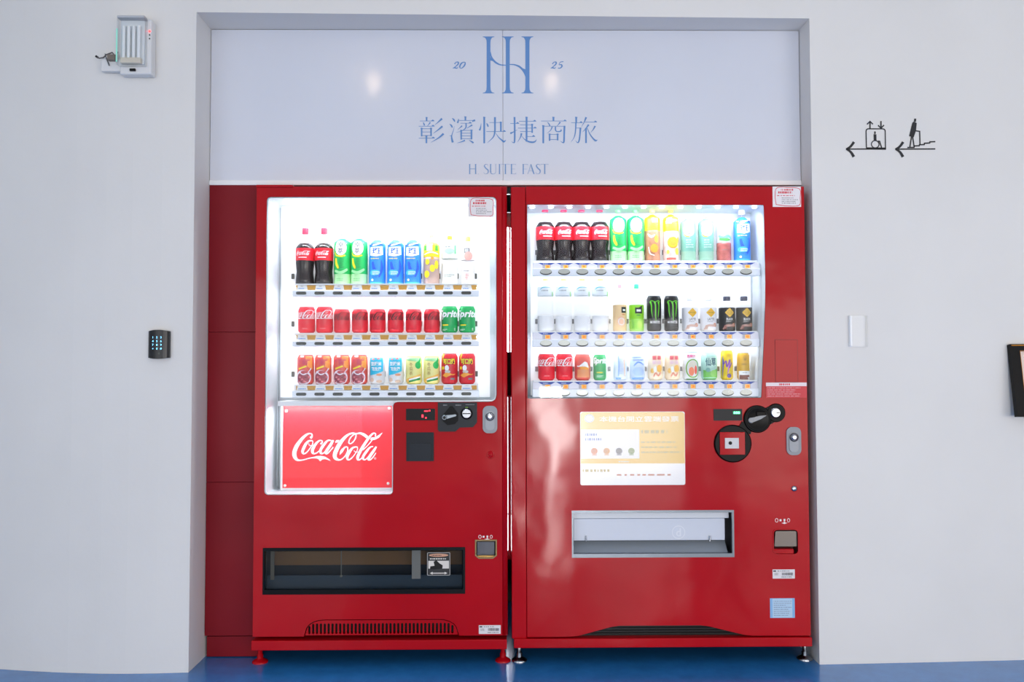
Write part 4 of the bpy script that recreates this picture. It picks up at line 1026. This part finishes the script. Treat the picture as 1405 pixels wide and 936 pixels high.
KINDS['lemon_tea'] = lambda: bottle(21, 74, col((250, 244, 150)), 7, 5, 60, 45, AMB, (43, 66, YLW), [('rect', col((150, 190, 40)), -3, 53, 7, 61), ('txt', WHT, '檸檬', 2, 57, 8, 6), ('stroke', col((250, 200, 30)), [(-10, 47, 2), (0, 50, 3), (10, 46, 2)]), ('ell', ORG, 1, 18, 5.5, 6), ('ell', col((236, 180, 60)), 4, 31, 3, 5), ('stroke', WHT, [(-8, 38, 1), (-3, 34, 3), (2, 37, 1)]), ('stroke', WHT, [(-7, 20, 1), (-5, 11, 1.5), (1, 8, 1)])])
KINDS['lemon_tea_two'] = lambda: bottle(21, 74, col((250, 236, 90)), 7, 5, 60, 45, M((224, 196, 186), .3, kind='liquid'), (42, 66, YLW), [('poly', col((214, 226, 120)), [(-9, 52), (-8, 60), (7, 63), (9, 56)]), ('txt', INKB, 'Tea', 4, 55, 8, 5, .02), ('txt', WHT, 'iced', -5, 54.5, 8, 4, .02), ('ell', col((236, 160, 50)), 1, 26, 8, 8), ('ell', YLW, 1, 26, 6, 6), ('ell', ORG, 1, 26, 4.6, 4.6), ('ell', ORG, 9, 30, 2, 4), ('ell', col((250, 200, 60)), 7, 14, 3, 5), ('ell', col((250, 210, 80)), -6, 13, 2, 3), ('rect', col((196, 92, 80)), -8, 2, 5, 5), ('stroke', WHT, [(-7, 36, 1), (-2, 39, 2.5), (4, 36, 1)])])
KINDS['rose_tea'] = lambda: bottle(20, 63, col((244, 222, 214)), 8, 3.5, 54, 26, M((176, 96, 90), .3, kind='liquid'), (26, 58, col((206, 196, 208))), [('stroke', col((110, 180, 150)), [(-10, 36, 3), (-3, 32, 5), (4, 35, 4), (10, 31, 2)]), ('stroke', col((90, 170, 90)), [(-9, 31, 3), (0, 30, 4), (7, 30, 2)]), ('stroke', GREYINK, [(-2, 52, 1), (-1, 44, 1.2), (1, 36, 1)]), ('stroke', GREYINK, [(3, 53, 1), (2, 46, 1), (3, 40, 1)]), ('lines', GREYINK, -5, 15, 5, 17, 1, 3)])
KINDS['water_bottle'] = lambda: bottle(23, 74, col((206, 236, 110)), 8, 3, 62, 22, col((240, 240, 242)), (50, 62, col((238, 244, 248))), [('stroke', col((120, 206, 226)), [(-9, 58, .6), (-4, 61, 1.6), (5, 61, .6)]), ('lines', col((176, 182, 186)), -7, 55, 7, 58, 1, 7), ('rect', col((170, 230, 140)), 8.5, 48, 10, 55)])
KINDS['orange_juice'] = lambda: bottle(18.5, 66, col((246, 170, 176)), 6, 5, 40, 37, M((252, 224, 190), .4), (2, 37, col((250, 214, 160))), [('rect', INKB, 1, 26, 8.5, 34), ('rect', WHT, 3, 28.5, 7, 31), ('ell', col((250, 196, 160)), 1, 14, 6, 7), ('ring', WHT, 1, 14, 4.5, 5, 1), ('lines', col((220, 120, 60)), 2, 22, 8, 25, 1, 3)])
KINDS['green_juice'] = lambda: bottle(20, 66, col((70, 214, 160)), 6.5, 6, 40, 37, M((190, 240, 120), .4), (1.5, 37, col((150, 226, 40))), [('rect', INKB, -3.5, 25, 6.5, 33), ('rect', WHT, -1.5, 27.5, 4.5, 30.5), ('poly', INKB, [(-3.5, 32), (1.5, 33), (6.5, 36), (6.5, 32)]), ('stroke', col((96, 196, 30)), [(-8, 18, 2), (-6, 10, 2), (-7, 4, 2)]), ('ell', col((196, 240, 90)), 3, 10, 4, 6), ('lines', DKG, -1, 21, 6, 24, 1, 3)])
CLAW = col((110, 220, 40)); MBK = M((15, 16, 16), .3)
KINDS['energy_can'] = lambda: can(20, 50, MBK, [('stroke', CLAW, [(-6.5, 41, 2.6), (-5.2, 36, 1.6), (-5, 28, 1.3), (-3.8, 20, .5)]), ('stroke', CLAW, [(-1, 41, 2.6), (.2, 36, 1.6), (.3, 24, 1.3), (.8, 15, .5)]), ('stroke', CLAW, [(4.5, 41, 2.8), (5.4, 36, 1.5), (4.8, 27, 1.2), (4, 20, .5)]), ('stroke', CLAW, [(-8, 40, .8), (-5, 42.5, 1), (0, 41, .8), (4, 42.5, 1), (8, 41, .6)]), ('txt', WHT, 'MONSTER', 0, 13, 14, 3.6, .02), ('lines', GREY, -4, 8, 4, 10, 1, 3)])
def coffee(bgc, dark):
    tx = WHT if dark else col((120, 120, 120))
    return [('poly', col((240, 190, 40)), [(1, 19.5), (7.5, 26), (1, 32.5), (-5.5, 26)]), ('ring', INKB if dark else ORG, 1, 26, 3, 3, .5), ('lines', INKB, -3, 25.4, 5, 26.6, 1, 2), ('txt', tx, 'BLACK' if dark else 'LATTE', 1, 17, 9, 3.2, .015), ('lines', tx, -4, 13, 6, 14.5, 1, 4),
            ('stroke', col((176, 130, 120)) if dark else col((226, 190, 176)), [(-8, 3, 2), (-3, 8, 3), (4, 8, 3), (8, 10, 2)]), ('ell', col((226, 150, 110)), 6.5, 9, 2.5, 2.5), ('ell', col((120, 60, 50)) if dark else col((230, 200, 180)), -5, 6, 2, 3)]
KINDS['latte_bottle'] = lambda: bottle(22, 48, col((236, 236, 240)), 9, 5, 33, 32, col((240, 234, 230)), (1.5, 33, col((244, 242, 244))), coffee(None, False))
KINDS['black_coffee'] = lambda: bottle(22, 49, col((58, 62, 84)), 10, 6, 33, 32, col((26, 22, 24)), (1, 33, M((25, 25, 29), .4)), coffee(None, True))
def cola_can_items(ink, w): return [('logo', ink, 1.5, 26, w), ('rect', ink, -8, 19.6, 8, 20.6), ('lines', WHT, -3, 5.5, 4, 7, 1, 2)]
KINDS['cola_can'] = lambda: can(23, 37, CRED, [('logo', WHT, -1.5, 25.5, 40), ('lines', WHT, -10, 19.3, 8, 21, 1, 2), ('lines', col((250, 190, 190)), -3, 5.5, 4, 7, 1, 2)])
KINDS['zero_can'] = lambda: can(22, 33.5, M((226, 30, 50), .38), [('logo', CBLK, -3, 23.5, 38), ('lines', col((170, 20, 40)), -8, 5, 5, 6.5, 1, 2)], lidc=col((246, 180, 190)))
SPG = M((10, 162, 84), .38)
KINDS['lime_can'] = lambda: can(22.5, 37.5, SPG, [('txt', WHT, 'Sprite', 0, 25, 34, 13, .035, .25), ('rect', YLW, -10, 10, -1, 11.6), ('lines', WHT, -10, 3, -2, 5.5, 2, 2), ('lines', WHT, 7, 3, 10, 7, 2, 3)])
KINDS['bean_can'] = lambda: can(22.5, 41, M((222, 84, 72), .4), [('poly', col((250, 160, 70)), [(2, 38), (12, 38), (13, 20), (5, 24)]), ('rect', WHT, -5, 37, 0, 39.5), ('txt', col((200, 40, 96)), '紅豆粥', 0, 31, 17, 7, .03), ('poly', YLW, [(-8, 22), (3, 26), (4, 24), (-7, 20)]),
    ('ell', col((232, 220, 232)), -1, 9.5, 11.5, 10), ('ell', col((150, 50, 70)), -1, 9, 9.3, 7.5), ('stroke', col((236, 224, 236)), [(-7, 17, 1), (0, 13.5, 1.6), (7, 18, 1.2), (10, 22, 2)]), ('ell', col((196, 70, 80)), 1, 17, 5, 2)]+[('ell', col(((170, 60, 78), (120, 36, 60), (214, 120, 130))[k % 3]), -7+4*(k % 4)+(k//4), 4+3*(k//4), 1.7, 1.2) for k in range(12)])
KINDS['soy_can'] = lambda: can(21.5, 39, M((226, 224, 226), .4), [('poly', col((40, 190, 226)), [(-10, 12), (-10, 36), (10, 36), (10, 18), (0, 14)]), ('ell', PNK, -4, 34, 2, 1), ('ell', PNK, 3, 35, 2, 1), ('txt', WHT, '豆漿米', 0, 28, 15, 5.5, .04), ('txt', WHT, '花生湯', 0, 21, 14, 5, .04), ('ell', col((232, 160, 120)), 4, 13, 4, 1.6), ('ell', col((220, 190, 170)), -6, 6, 3, 3), ('ell', col((210, 180, 160)), 4, 4, 4, 2)])
KINDS['melon_can'] = lambda: can(22.5, 39, M((240, 232, 150), .4), [('poly', LGRN, [(-11, 36), (11, 36), (11, 30), (-11, 33)]), ('txt', col((150, 110, 50)), '冬', -3, 27, None, 5), ('txt', col((150, 110, 50)), '瓜', -3, 21, None, 5), ('txt', col((150, 110, 50)), '茶', -3, 15, None, 5), ('ell', GRN, 7, 26, 4.5, 5), ('poly', GRN, [(6, 29), (10, 37), (11, 34), (9, 27)]), ('poly', col((244, 190, 90)), [(-11, 0.5), (11, 7), (11, 14), (-11, 7)]), ('poly', WHT, [(-6, 7), (10, 11), (10, 9), (-6, 5)]), ('poly', DKG, [(-6, 5), (10, 9), (10, 6), (-6, 2.5)])])
KINDS['guava_red_can'] = lambda: can(22.5, 42.5, M((206, 28, 44), .38), [('poly', ORG, [(-10, 30), (-11, 42), (-6, 42)]), ('txt', INKB, '可口奶', 0, 31, 18, 9, .09), ('txt', YLW, '可口奶', 0, 31, 17, 8, .04), ('ell', WHT, -3, 22, 3, 4), ('ell', col((200, 196, 190)), -2, 17, 4, 2), ('poly', ORG, [(-10, 12), (-3, 16), (4, 13), (-4, 9)]), ('stroke', ORG, [(0, 15, 1), (5, 13, 1.4), (9, 14, .6)]), ('rect', GREY, 2, 6, 8, 8.5), ('rect', YLW, -11, 20, -7, 24)])
KINDS['orange_soda'] = lambda: can(22, 36, M((214, 96, 84), .4), [('ell', ORG, 2, 18, 7, 5), ('poly', WHT, [(-8, 18), (2, 26), (6, 24), (8, 17), (0, 20)]), ('lines', WHT, -9, 18, 9, 21, 1, 2), ('poly', col((226, 150, 100)), [(-9, 4), (9, 4), (8, 15), (-8, 15)])], lidc=PNK)
KINDS['lime_can_small'] = lambda: can(18, 36, SPG, [('txt', WHT, 'Sprite', 1, 26, 25, 11, .04, .25), ('rect', YLW, -5, 10, 3, 11.4), ('lines', WHT, -5, 4, 4, 7, 2, 2)])
KINDS['milk_slim'] = lambda: can(19, 38, M((226, 234, 248), .4), [('stroke', col((130, 180, 236)), [(-4, 34, 1), (-3, 20, 1.4), (-4, 5, 1)]), ('stroke', col((250, 190, 90)), [(4, 30, .8), (5, 18, 1), (5, 5, .8)]), ('rect', col((110, 160, 220)), -8, 1.5, 0, 4), ('lines', col((150, 180, 230)), -3, 8, 3, 30, 7, 3)])
KINDS['milk_can'] = lambda: can(20.5, 38, M((206, 224, 246), .4), [('lines', col((90, 130, 210)), -8, 26, 8, 33, 2, 4), ('stroke', col((90, 150, 226)), [(-6, 20, 1.4), (0, 25, 2), (7, 21, 1.4)]), ('ell', col((170, 200, 240)), 0, 12, 8, 6), ('rect', col((120, 170, 230)), -9, 1.5, 8, 4)])
KINDS['fruit_can'] = lambda: can(21, 40, M((240, 220, 190), .4), [('rect', col((226, 84, 96)), -5.5, 28, 0, 33.5), ('rect', col((226, 84, 96)), 1, 28, 6.5, 33.5), ('rect', col((226, 190, 196)), -5.5, 22, 0, 27), ('rect', col((226, 190, 196)), 1, 22, 6.5, 27), ('ell', col((240, 180, 60)), 4, 16, 4, 5), ('ell', col((240, 190, 80)), -6, 13, 2.5, 3.5), ('ell', WHT, -2, 15, 2, 4), ('stroke', col((226, 120, 90)), [(-4, 5, 1.4), (-1, 10, 1.6), (2, 6, 1.6), (6, 11, 1.4)])], lidc=col((232, 222, 230)))
KINDS['guava_can'] = lambda: can(22, 39, M((228, 230, 232), .4), [('txt', col((240, 90, 150)), '芭樂汁', -1, 33, 12, 4.5, .03), ('ring', col((130, 180, 70)), 1, 16, 10, 13, 1.6), ('ell', col((224, 216, 200)), 1, 18, 6, 9), ('ell', col((240, 130, 90)), -1, 12, 3.5, 6), ('ell', col((240, 100, 80)), 5, 14, 2, 6), ('rect', col((90, 150, 80)), -8, .8, 10, 2)], lidc=col((170, 206, 232)))
KINDS['herb_can'] = lambda: can(22, 38, M((176, 214, 200), .35), [('poly', col((116, 190, 90)), [(-11, 1), (11, 1), (11, 16), (0, 12), (-11, 14)]), ('ell', col((190, 224, 210)), 0, 25, 9, 8), ('txt', col((30, 86, 96)), '仙草', 0, 25, 15, 11, .02), ('ell', col((120, 170, 160)), -4, 14, 3, 3), ('ell', col((150, 210, 110)), 4, 9, 5, 5)])
KINDS['sparkling_slim'] = lambda: can(17, 41.5, M((222, 190, 30), .35), [('poly', col((66, 60, 190)), [(-8.2, 2), (-8.2, 34), (-6, 26), (-7, 12)]), ('stroke', col((120, 60, 160)), [(-6, 22, 1.4), (-3, 26, 1.6), (-2, 18, 1.6), (2, 28, 1.8), (1, 17, 1.8), (5, 24, 1.4)]), ('stroke', col((160, 80, 190)), [(2, 24, 2), (0, 14, 1.5), (-1, 9, .8)]), ('ell', col((90, 60, 150)), 1, 6, 3, 3), ('lines', col((150, 110, 20)), -2, 32, 4, 36, 2, 2)])
KINDS['gold_can'] = lambda: can(17, 38, M((214, 166, 40), .35), [('ring', col((120, 80, 20)), 0, 31, 2, 2.4, .6), ('rect', col((120, 80, 20)), -1.4, 27, 1.4, 29), ('lines', col((110, 80, 30)), -4.5, 20, 5, 23.5, 1, 3), ('rect', col((236, 238, 244)), -8.5, .5, 8.5, 12.5), ('rect', col((120, 70, 60)), -7.5, 1, 7, 7), ('lines', GREYINK, -3, 9, 3, 11, 1, 2)])

o10 = ['first', 'second', 'third', 'fourth', 'fifth', 'sixth', 'seventh', 'eighth', 'ninth', 'tenth', 'eleventh', 'twelfth']
def run(cols, kind, zrow, desc, cat, group, where, pitch, base):
    n = len(cols)
    for i, c in enumerate(cols):
        if n == 1: lab = '%s, %s' % (desc, where)
        elif n == 2: lab = '%s %s of the pair, %s' % (('left' , 'right')[i], desc, where) if False else '%s, %s one of the pair, %s' % (desc, ('left', 'right')[i], where)
        else: lab = '%s, %s from the left of %d, %s' % (desc, o10[i], n, where)
        drink(kind, base+pitch*c+DX, zrow, lab, cat, group)
DX = 5.2*0
LW, RW = 'left machine', 'right machine'
def dcol(cpx):        # column centre at display depth from the column centre on the front plane
    return cpx
A0, A1, A2 = LROWS; B0, B1, B2 = RROWS
def place(lst, z, shelf, mach):
    g = 'drinks on the %s shelf of the %s' % (shelf, mach)
    for kind, xs_, desc, cat in lst:
        n = len(xs_)
        for i, px in enumerate(xs_):
            if n == 1: lab = '%s, %s shelf, %s' % (desc, shelf, mach)
            elif n == 2: lab = '%s, %s of the two, %s shelf, %s' % (desc, ('left', 'right')[i], shelf, mach)
            else: lab = '%s, %s from left of %d, %s shelf, %s' % (desc, o10[i], n, shelf, mach)
            drink(kind, px, z, lab, cat, g)
place([('cola_bottle', (418, 444), 'dark cola bottle with red label and cap', 'bottle'), ('green_tea', (469.5, 492.5), 'green tea bottle with white oval label', 'bottle'),
       ('sport_bottle', (517.5, 542.5, 566.5), 'bright blue sports drink bottle', 'bottle'), ('lemon_bottle', (592,), 'bottle with yellow lemon label', 'bottle'),
       ('isotonic_bottle', (617,), 'clear white-labelled bottle with lime cap', 'bottle'), ('peach_bottle', (642,), 'pale pink slim bottle with orange cap', 'bottle')], A0, 'top', LW)
place([('cola_can', (420.8, 445.5), 'red can with white script', 'can'), ('zero_can', (469.3, 494, 518.3, 543, 567.7, 592.6), 'red can with black script', 'can'), ('lime_can', (616.8, 641), 'green can with white lettering', 'can')], A1, 'middle', LW)
place([('bean_can', (419.8, 443.8, 469.3, 493.5), 'orange red-bean can', 'can'), ('soy_can', (518, 543.5), 'cyan and white can', 'can'), ('melon_can', (568.3, 592.5), 'pale yellow can with a green leaf', 'can'), ('guava_red_can', (616.8, 641), 'tall red can with fat yellow characters', 'can')], A2, 'bottom', LW)
place([('cola_bottle_tall', (748.5, 774, 798.5, 823.5), 'dark cola bottle with pinkish red label', 'bottle'), ('green_tea', (849, 873), 'green tea bottle with white oval', 'bottle'), ('lemon_tea', (896,), 'amber lemon tea bottle with plain yellow top', 'bottle'), ('lemon_tea_two', (921.5,), 'lemon tea bottle with one large orange slice', 'bottle'),
       ('sencha_tea', (945.3, 970), 'grey-green tea bottle with cream cap', 'bottle'), ('rose_tea', (994.5,), 'rosy tea bottle with white and green label', 'bottle'), ('sport_bottle', (1019.5,), 'blue sports drink bottle at the right end', 'bottle')], B0, 'top', RW)
place([('water_bottle', (749, 773.5, 799, 824), 'washed-out clear water bottle', 'bottle'), ('orange_juice', (850.5,), 'pale orange juice bottle with pink cap', 'bottle'), ('green_juice', (873.5,), 'lime green juice bottle with teal cap', 'bottle'), ('energy_can', (897.5, 921.3), 'tall black can with green claw marks', 'can'),
       ('latte_bottle', (947, 972), 'white coffee bottle with yellow diamond', 'bottle'), ('black_coffee', (997.5, 1021), 'black coffee bottle with yellow diamond', 'bottle')], B1, 'middle', RW)
place([('cola_can', (749.5, 774), 'red can with white script', 'can'), ('orange_soda', (799,), 'faded red and orange can', 'can'), ('lime_can_small', (822.5,), 'slim green can with white lettering', 'can'), ('milk_slim', (850.5,), 'pale blue-white slim can', 'can'), ('milk_can', (874,), 'light blue can', 'can'),
       ('fruit_can', (898.5, 922), 'cream can with red squares and fruit', 'can'), ('guava_can', (946.8,), 'white can with a green ring and guava', 'can'), ('herb_can', (972.3,), 'pale green herbal can with dark characters', 'can'), ('sparkling_slim', (996.5,), 'narrow yellow can with purple scribble', 'can'), ('gold_can', (1019,), 'gold can with white base band', 'can')], B2, 'bottom', RW)

# lamps inside the cases
COOL = (.93, .97, 1.0); COOL2 = (.86, .91, 1.0)
case_z = {'L': (wx0+.05, wx1-.05), 'R': (w2[0]+.03, w2[2]-.03)}
def strips(tag_, xa, xb, zt, rows, col_, pw, top):
    zs = [zt-.022]+[r-.012 for r in rows[:-1]]
    for i, z in enumerate(zs):
        p = pw*(top if i == 0 else 1.0)
        area('case_lamp', ((xa+xb)/2, .034 if i == 0 else .072, z), ((xa+xb)/2, .125, z-.17), xb-xa, .022, p, col_)
strips('L', *case_z['L'], wz1, LROWS, COOL, 2.5, 1.7)
strips('R', *case_z['R'], w2[3], RROWS, COOL2, 2.7, 1.15)
a0, a1 = at(372, 600, .03)[0], at(534, 600, .03)[0]
area('case_lamp', ((a0+a1)/2, .045, at(450, 560, .04)[1]), ((a0+a1)/2, .10, at(450, 650, .1)[1]), a1-a0, .02, 1.8, COOL)

# ================================================================== WALL FITTINGS
# emergency light
ex = at(190, 60, -.06)[0]; EY = wallY(ex)
zt_, zb_ = at(190, 25, EY-.05)[1], at(190, 105, EY-.02)[1]
xa, xb = at(172, 60, EY)[0], at(214.5, 60, EY)[0]
E_ = thing('emergency_light', 'small white twin-tube emergency light high on the left wall', 'emergency light', ((xa+xb)/2, EY-.035, zb_))
HW = M((222, 222, 222), .45)
part('housing', MB(HW).box(xa, xb, EY-.045, EY-.001, zb_, zt_, .006), E_)
part('reflector', MB(M((216, 222, 226), .4)).box(xa+.006, xb-.022, EY-.050, EY-.044, zb_+.035, zt_-.006, .002), E_)
tubeM = M((236, 240, 242), .3)
for i in range(4):
    x = xa+.022+i*.0185; part('lamp_tube', MB(tubeM).tube([(x, EY-.060, zb_+.055), (x, EY-.060, zt_-.035)], .0065, 10), E_)
part('lamp_socket', MB(M((214, 206, 190), .5)).box(xa+.012, xb-.03, EY-.068, EY-.048, zb_+.034, zb_+.056, .003), E_)
part('lens_cover', MB(ACRYL).box(xa+.001, xb-.012, EY-.078, EY-.046, zb_+.024, zt_-.002, .006), E_)
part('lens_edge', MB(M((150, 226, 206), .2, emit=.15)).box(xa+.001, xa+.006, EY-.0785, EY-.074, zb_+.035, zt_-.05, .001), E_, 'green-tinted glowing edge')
part('top_cap', MB(M((184, 187, 192), .4)).box(xa+.002, xb-.013, EY-.079, EY-.046, zt_-.010, zt_, .004), E_)
part('test_button', MB(BLACK).box(xa+.040, xa+.062, EY-.052, EY-.044, zb_+.010, zb_+.020, .002), E_)
x = xb; part('status_lamp', MB(M((255, 50, 50), .4, emit=5)).lathe([(.0035, 0), (.0035, .003), (.001, .005)], xb-.006, EY-.045, zt_-.048, 12, 'y'), E_, 'tiny red status lamp')
for k in range(2): part('indicator', MB(DARK).lathe([(.0025, 0), (.0025, .002)], xb-.006, EY-.045, zt_-.062-.014*k, 10, 'y'), E_)
bx_ = rect(143, 84, 170, 101, EY)
JB = thing('junction_box', 'white outlet box with loose plug and wires beside the emergency light', 'outlet', ((bx_[0]+bx_[2])/2, EY-.01, bx_[1]))
part('box', MB(HW).box(bx_[0], xa-.001, EY-.026, EY-.001, bx_[1], bx_[3], .003), JB)
p = lambda a, b, d_=.03: (at(a, b, EY-d_)[0], EY-d_, at(a, b, EY-d_)[1])
part('plug', MB(M((120, 110, 100), .5)).box(p(149, 78)[0], p(160, 78)[0], EY-.045, EY-.020, p(150, 84)[2], p(150, 76)[2], .004), JB)
part('wire', MB(M((90, 88, 88), .5)).tube([p(162, 71), p(158, 77), p(150, 76), p(144, 74), p(146, 80), p(150, 90)], .0022), JB)
part('wire', MB(M((90, 88, 88), .5)).tube([p(132, 77.5), p(136, 80, .035), p(142, 79), p(146, 75), p(154, 72), p(157, 76)], .0026), JB)
part('wire_tip', MB(BLACK).tube([p(131.5, 77), p(134.5, 79)], .004), JB)
px_, pz_ = at(156, 57, EY)
# keypad
kx_ = at(218, 472, -.065)[0]; KY = wallY(kx_)
xa, xb = at(205.5, 472, KY)[0], at(234.3, 472, KY)[0]; z0, z1 = at(218, 491, KY-.015)[1], at(218, 454.5, KY-.015)[1]
K_ = thing('keypad', 'black access keypad with glowing blue digits on the left wall', 'keypad', ((xa+xb)/2, KY-.015, z0))
m2 = MB(M((17, 18, 22), .35)); n = 12; zm = (z0+z1)/2; vs = []
for k in range(n+1):
    t_ = k/n; x = xa+(xb-xa)*t_; y = KY-.012-.014*sin(pi*t_)**.6; dz = .0045*sin(pi*t_)
    vs += [(x, y, z0-dz), (x, y, z1+dz), (x, KY-.001, z0-dz*.6), (x, KY-.001, z1+dz*.6)]
fs = []
for k in range(n):
    a = 4*k; b = a+4; fs += [(a, b, b+1, a+1), (a+1, b+1, b+3, a+3), (a+2, b+2, b, a)]
fs += [(0, 1, 3, 2), (4*n, 4*n+2, 4*n+3, 4*n+1)]
m2.add(vs, fs); part('body', m2, K_)
KB = M((120, 205, 255), .4, emit=2.2)
for r_ in range(4):
    for c_ in range(3):
        s_ = ('123', '456', '789', '*0#')[r_][c_]; cx, cz = at(180+(353+65*c_)/11.7, 430+(387+60*r_)/11.7, KY-.024)
        m3 = MB(); Flat().text(s_, cx, cz, None, .0075 if s_ != '*' else .005, KB, .02).onto(m3, KY-.0272, .0002)
        part('key', m3, K_)
part('status_window', MB(M((40, 50, 48), .3)).lathe([(.004, 0), (.004, .001)], at(218.5, 484.5, KY-.026)[0], KY-.026, at(218.5, 485, KY-.026)[1], 12, 'y'), K_)
# clear holder on the right wall
hxm = at(1177, 453, -.01)[0]; HYW = wallY(hxm)
a = rect(1165.5, 433, 1189.5, 476, HYW-.012)
H_ = thing('acrylic_holder', 'small clear plastic holder stuck on the white wall right of the machines', 'holder', (hxm, HYW-.008, a[1]))
part('front_panel', MB(ACRYL).box(a[0], a[2], HYW-.020, HYW-.017, a[1], a[3], .0008), H_)
part('back_panel', MB(M((222, 222, 224), .3)).box(a[0], a[2], HYW-.003, HYW-.0008, a[1], a[3], .0005), H_)
part('side_panel', MB(M((244, 246, 250), .12)).box(a[0], a[0]+.010, HYW-.018, HYW-.002, a[1]+.002, a[3], .003), H_)
part('side_panel', MB(ACRYL).box(a[2]-.003, a[2], HYW-.017, HYW-.003, a[1], a[3], .0005), H_)
# picture frame at the right edge, tilted forward at its foot
FY = wallY(at(1400, 520, 0)[0])
fr_root = bpy.data.objects.new('picture_frame', None); x0, zt = at(1383.5, 473, FY-.012); zb2 = at(1394, 573, FY-.050)[1]
link(fr_root, None, (x0, FY-.012, zt)); fr_root['label'] = 'black picture frame with gilt inner line, cut by the right edge'; fr_root['category'] = 'picture frame'
hh = zt-zb2; fwid = .36
def loc_part(nm, mbx, lb=None):
    o = bpy.data.objects.new(nm, mbx.mesh(nm)); COL.objects.link(o); o.parent = fr_root
    if lb: o['label'] = lb
    return o
bw = .036
o1 = [(0, -hh), (fwid, -hh), (fwid, 0), (0, 0)]; o2 = [(bw, -hh+bw*.8), (fwid-bw, -hh+bw*.8), (fwid-bw, -bw*.75), (bw, -bw*.75)]
loc_part('frame', MB(M((14, 13, 13), .5, spec=.2)).plate([o1, o2[::-1]], -.012, .010))
loc_part('gilt_line', MB(M((176, 116, 40), .35, .7)).plate([inset(o2, -.0014), o2[::-1]], -.0130, -.010).box(.004, fwid-.004, -.014, -.008, -.007, -.003), 'gold line')
loc_part('print_sheet', MB(M((236, 214, 200), .5)).plate([o2], -.002, .004))
TILT = -math.atan2(.038, hh)
fr_root.rotation_euler = (TILT, 0, 0)
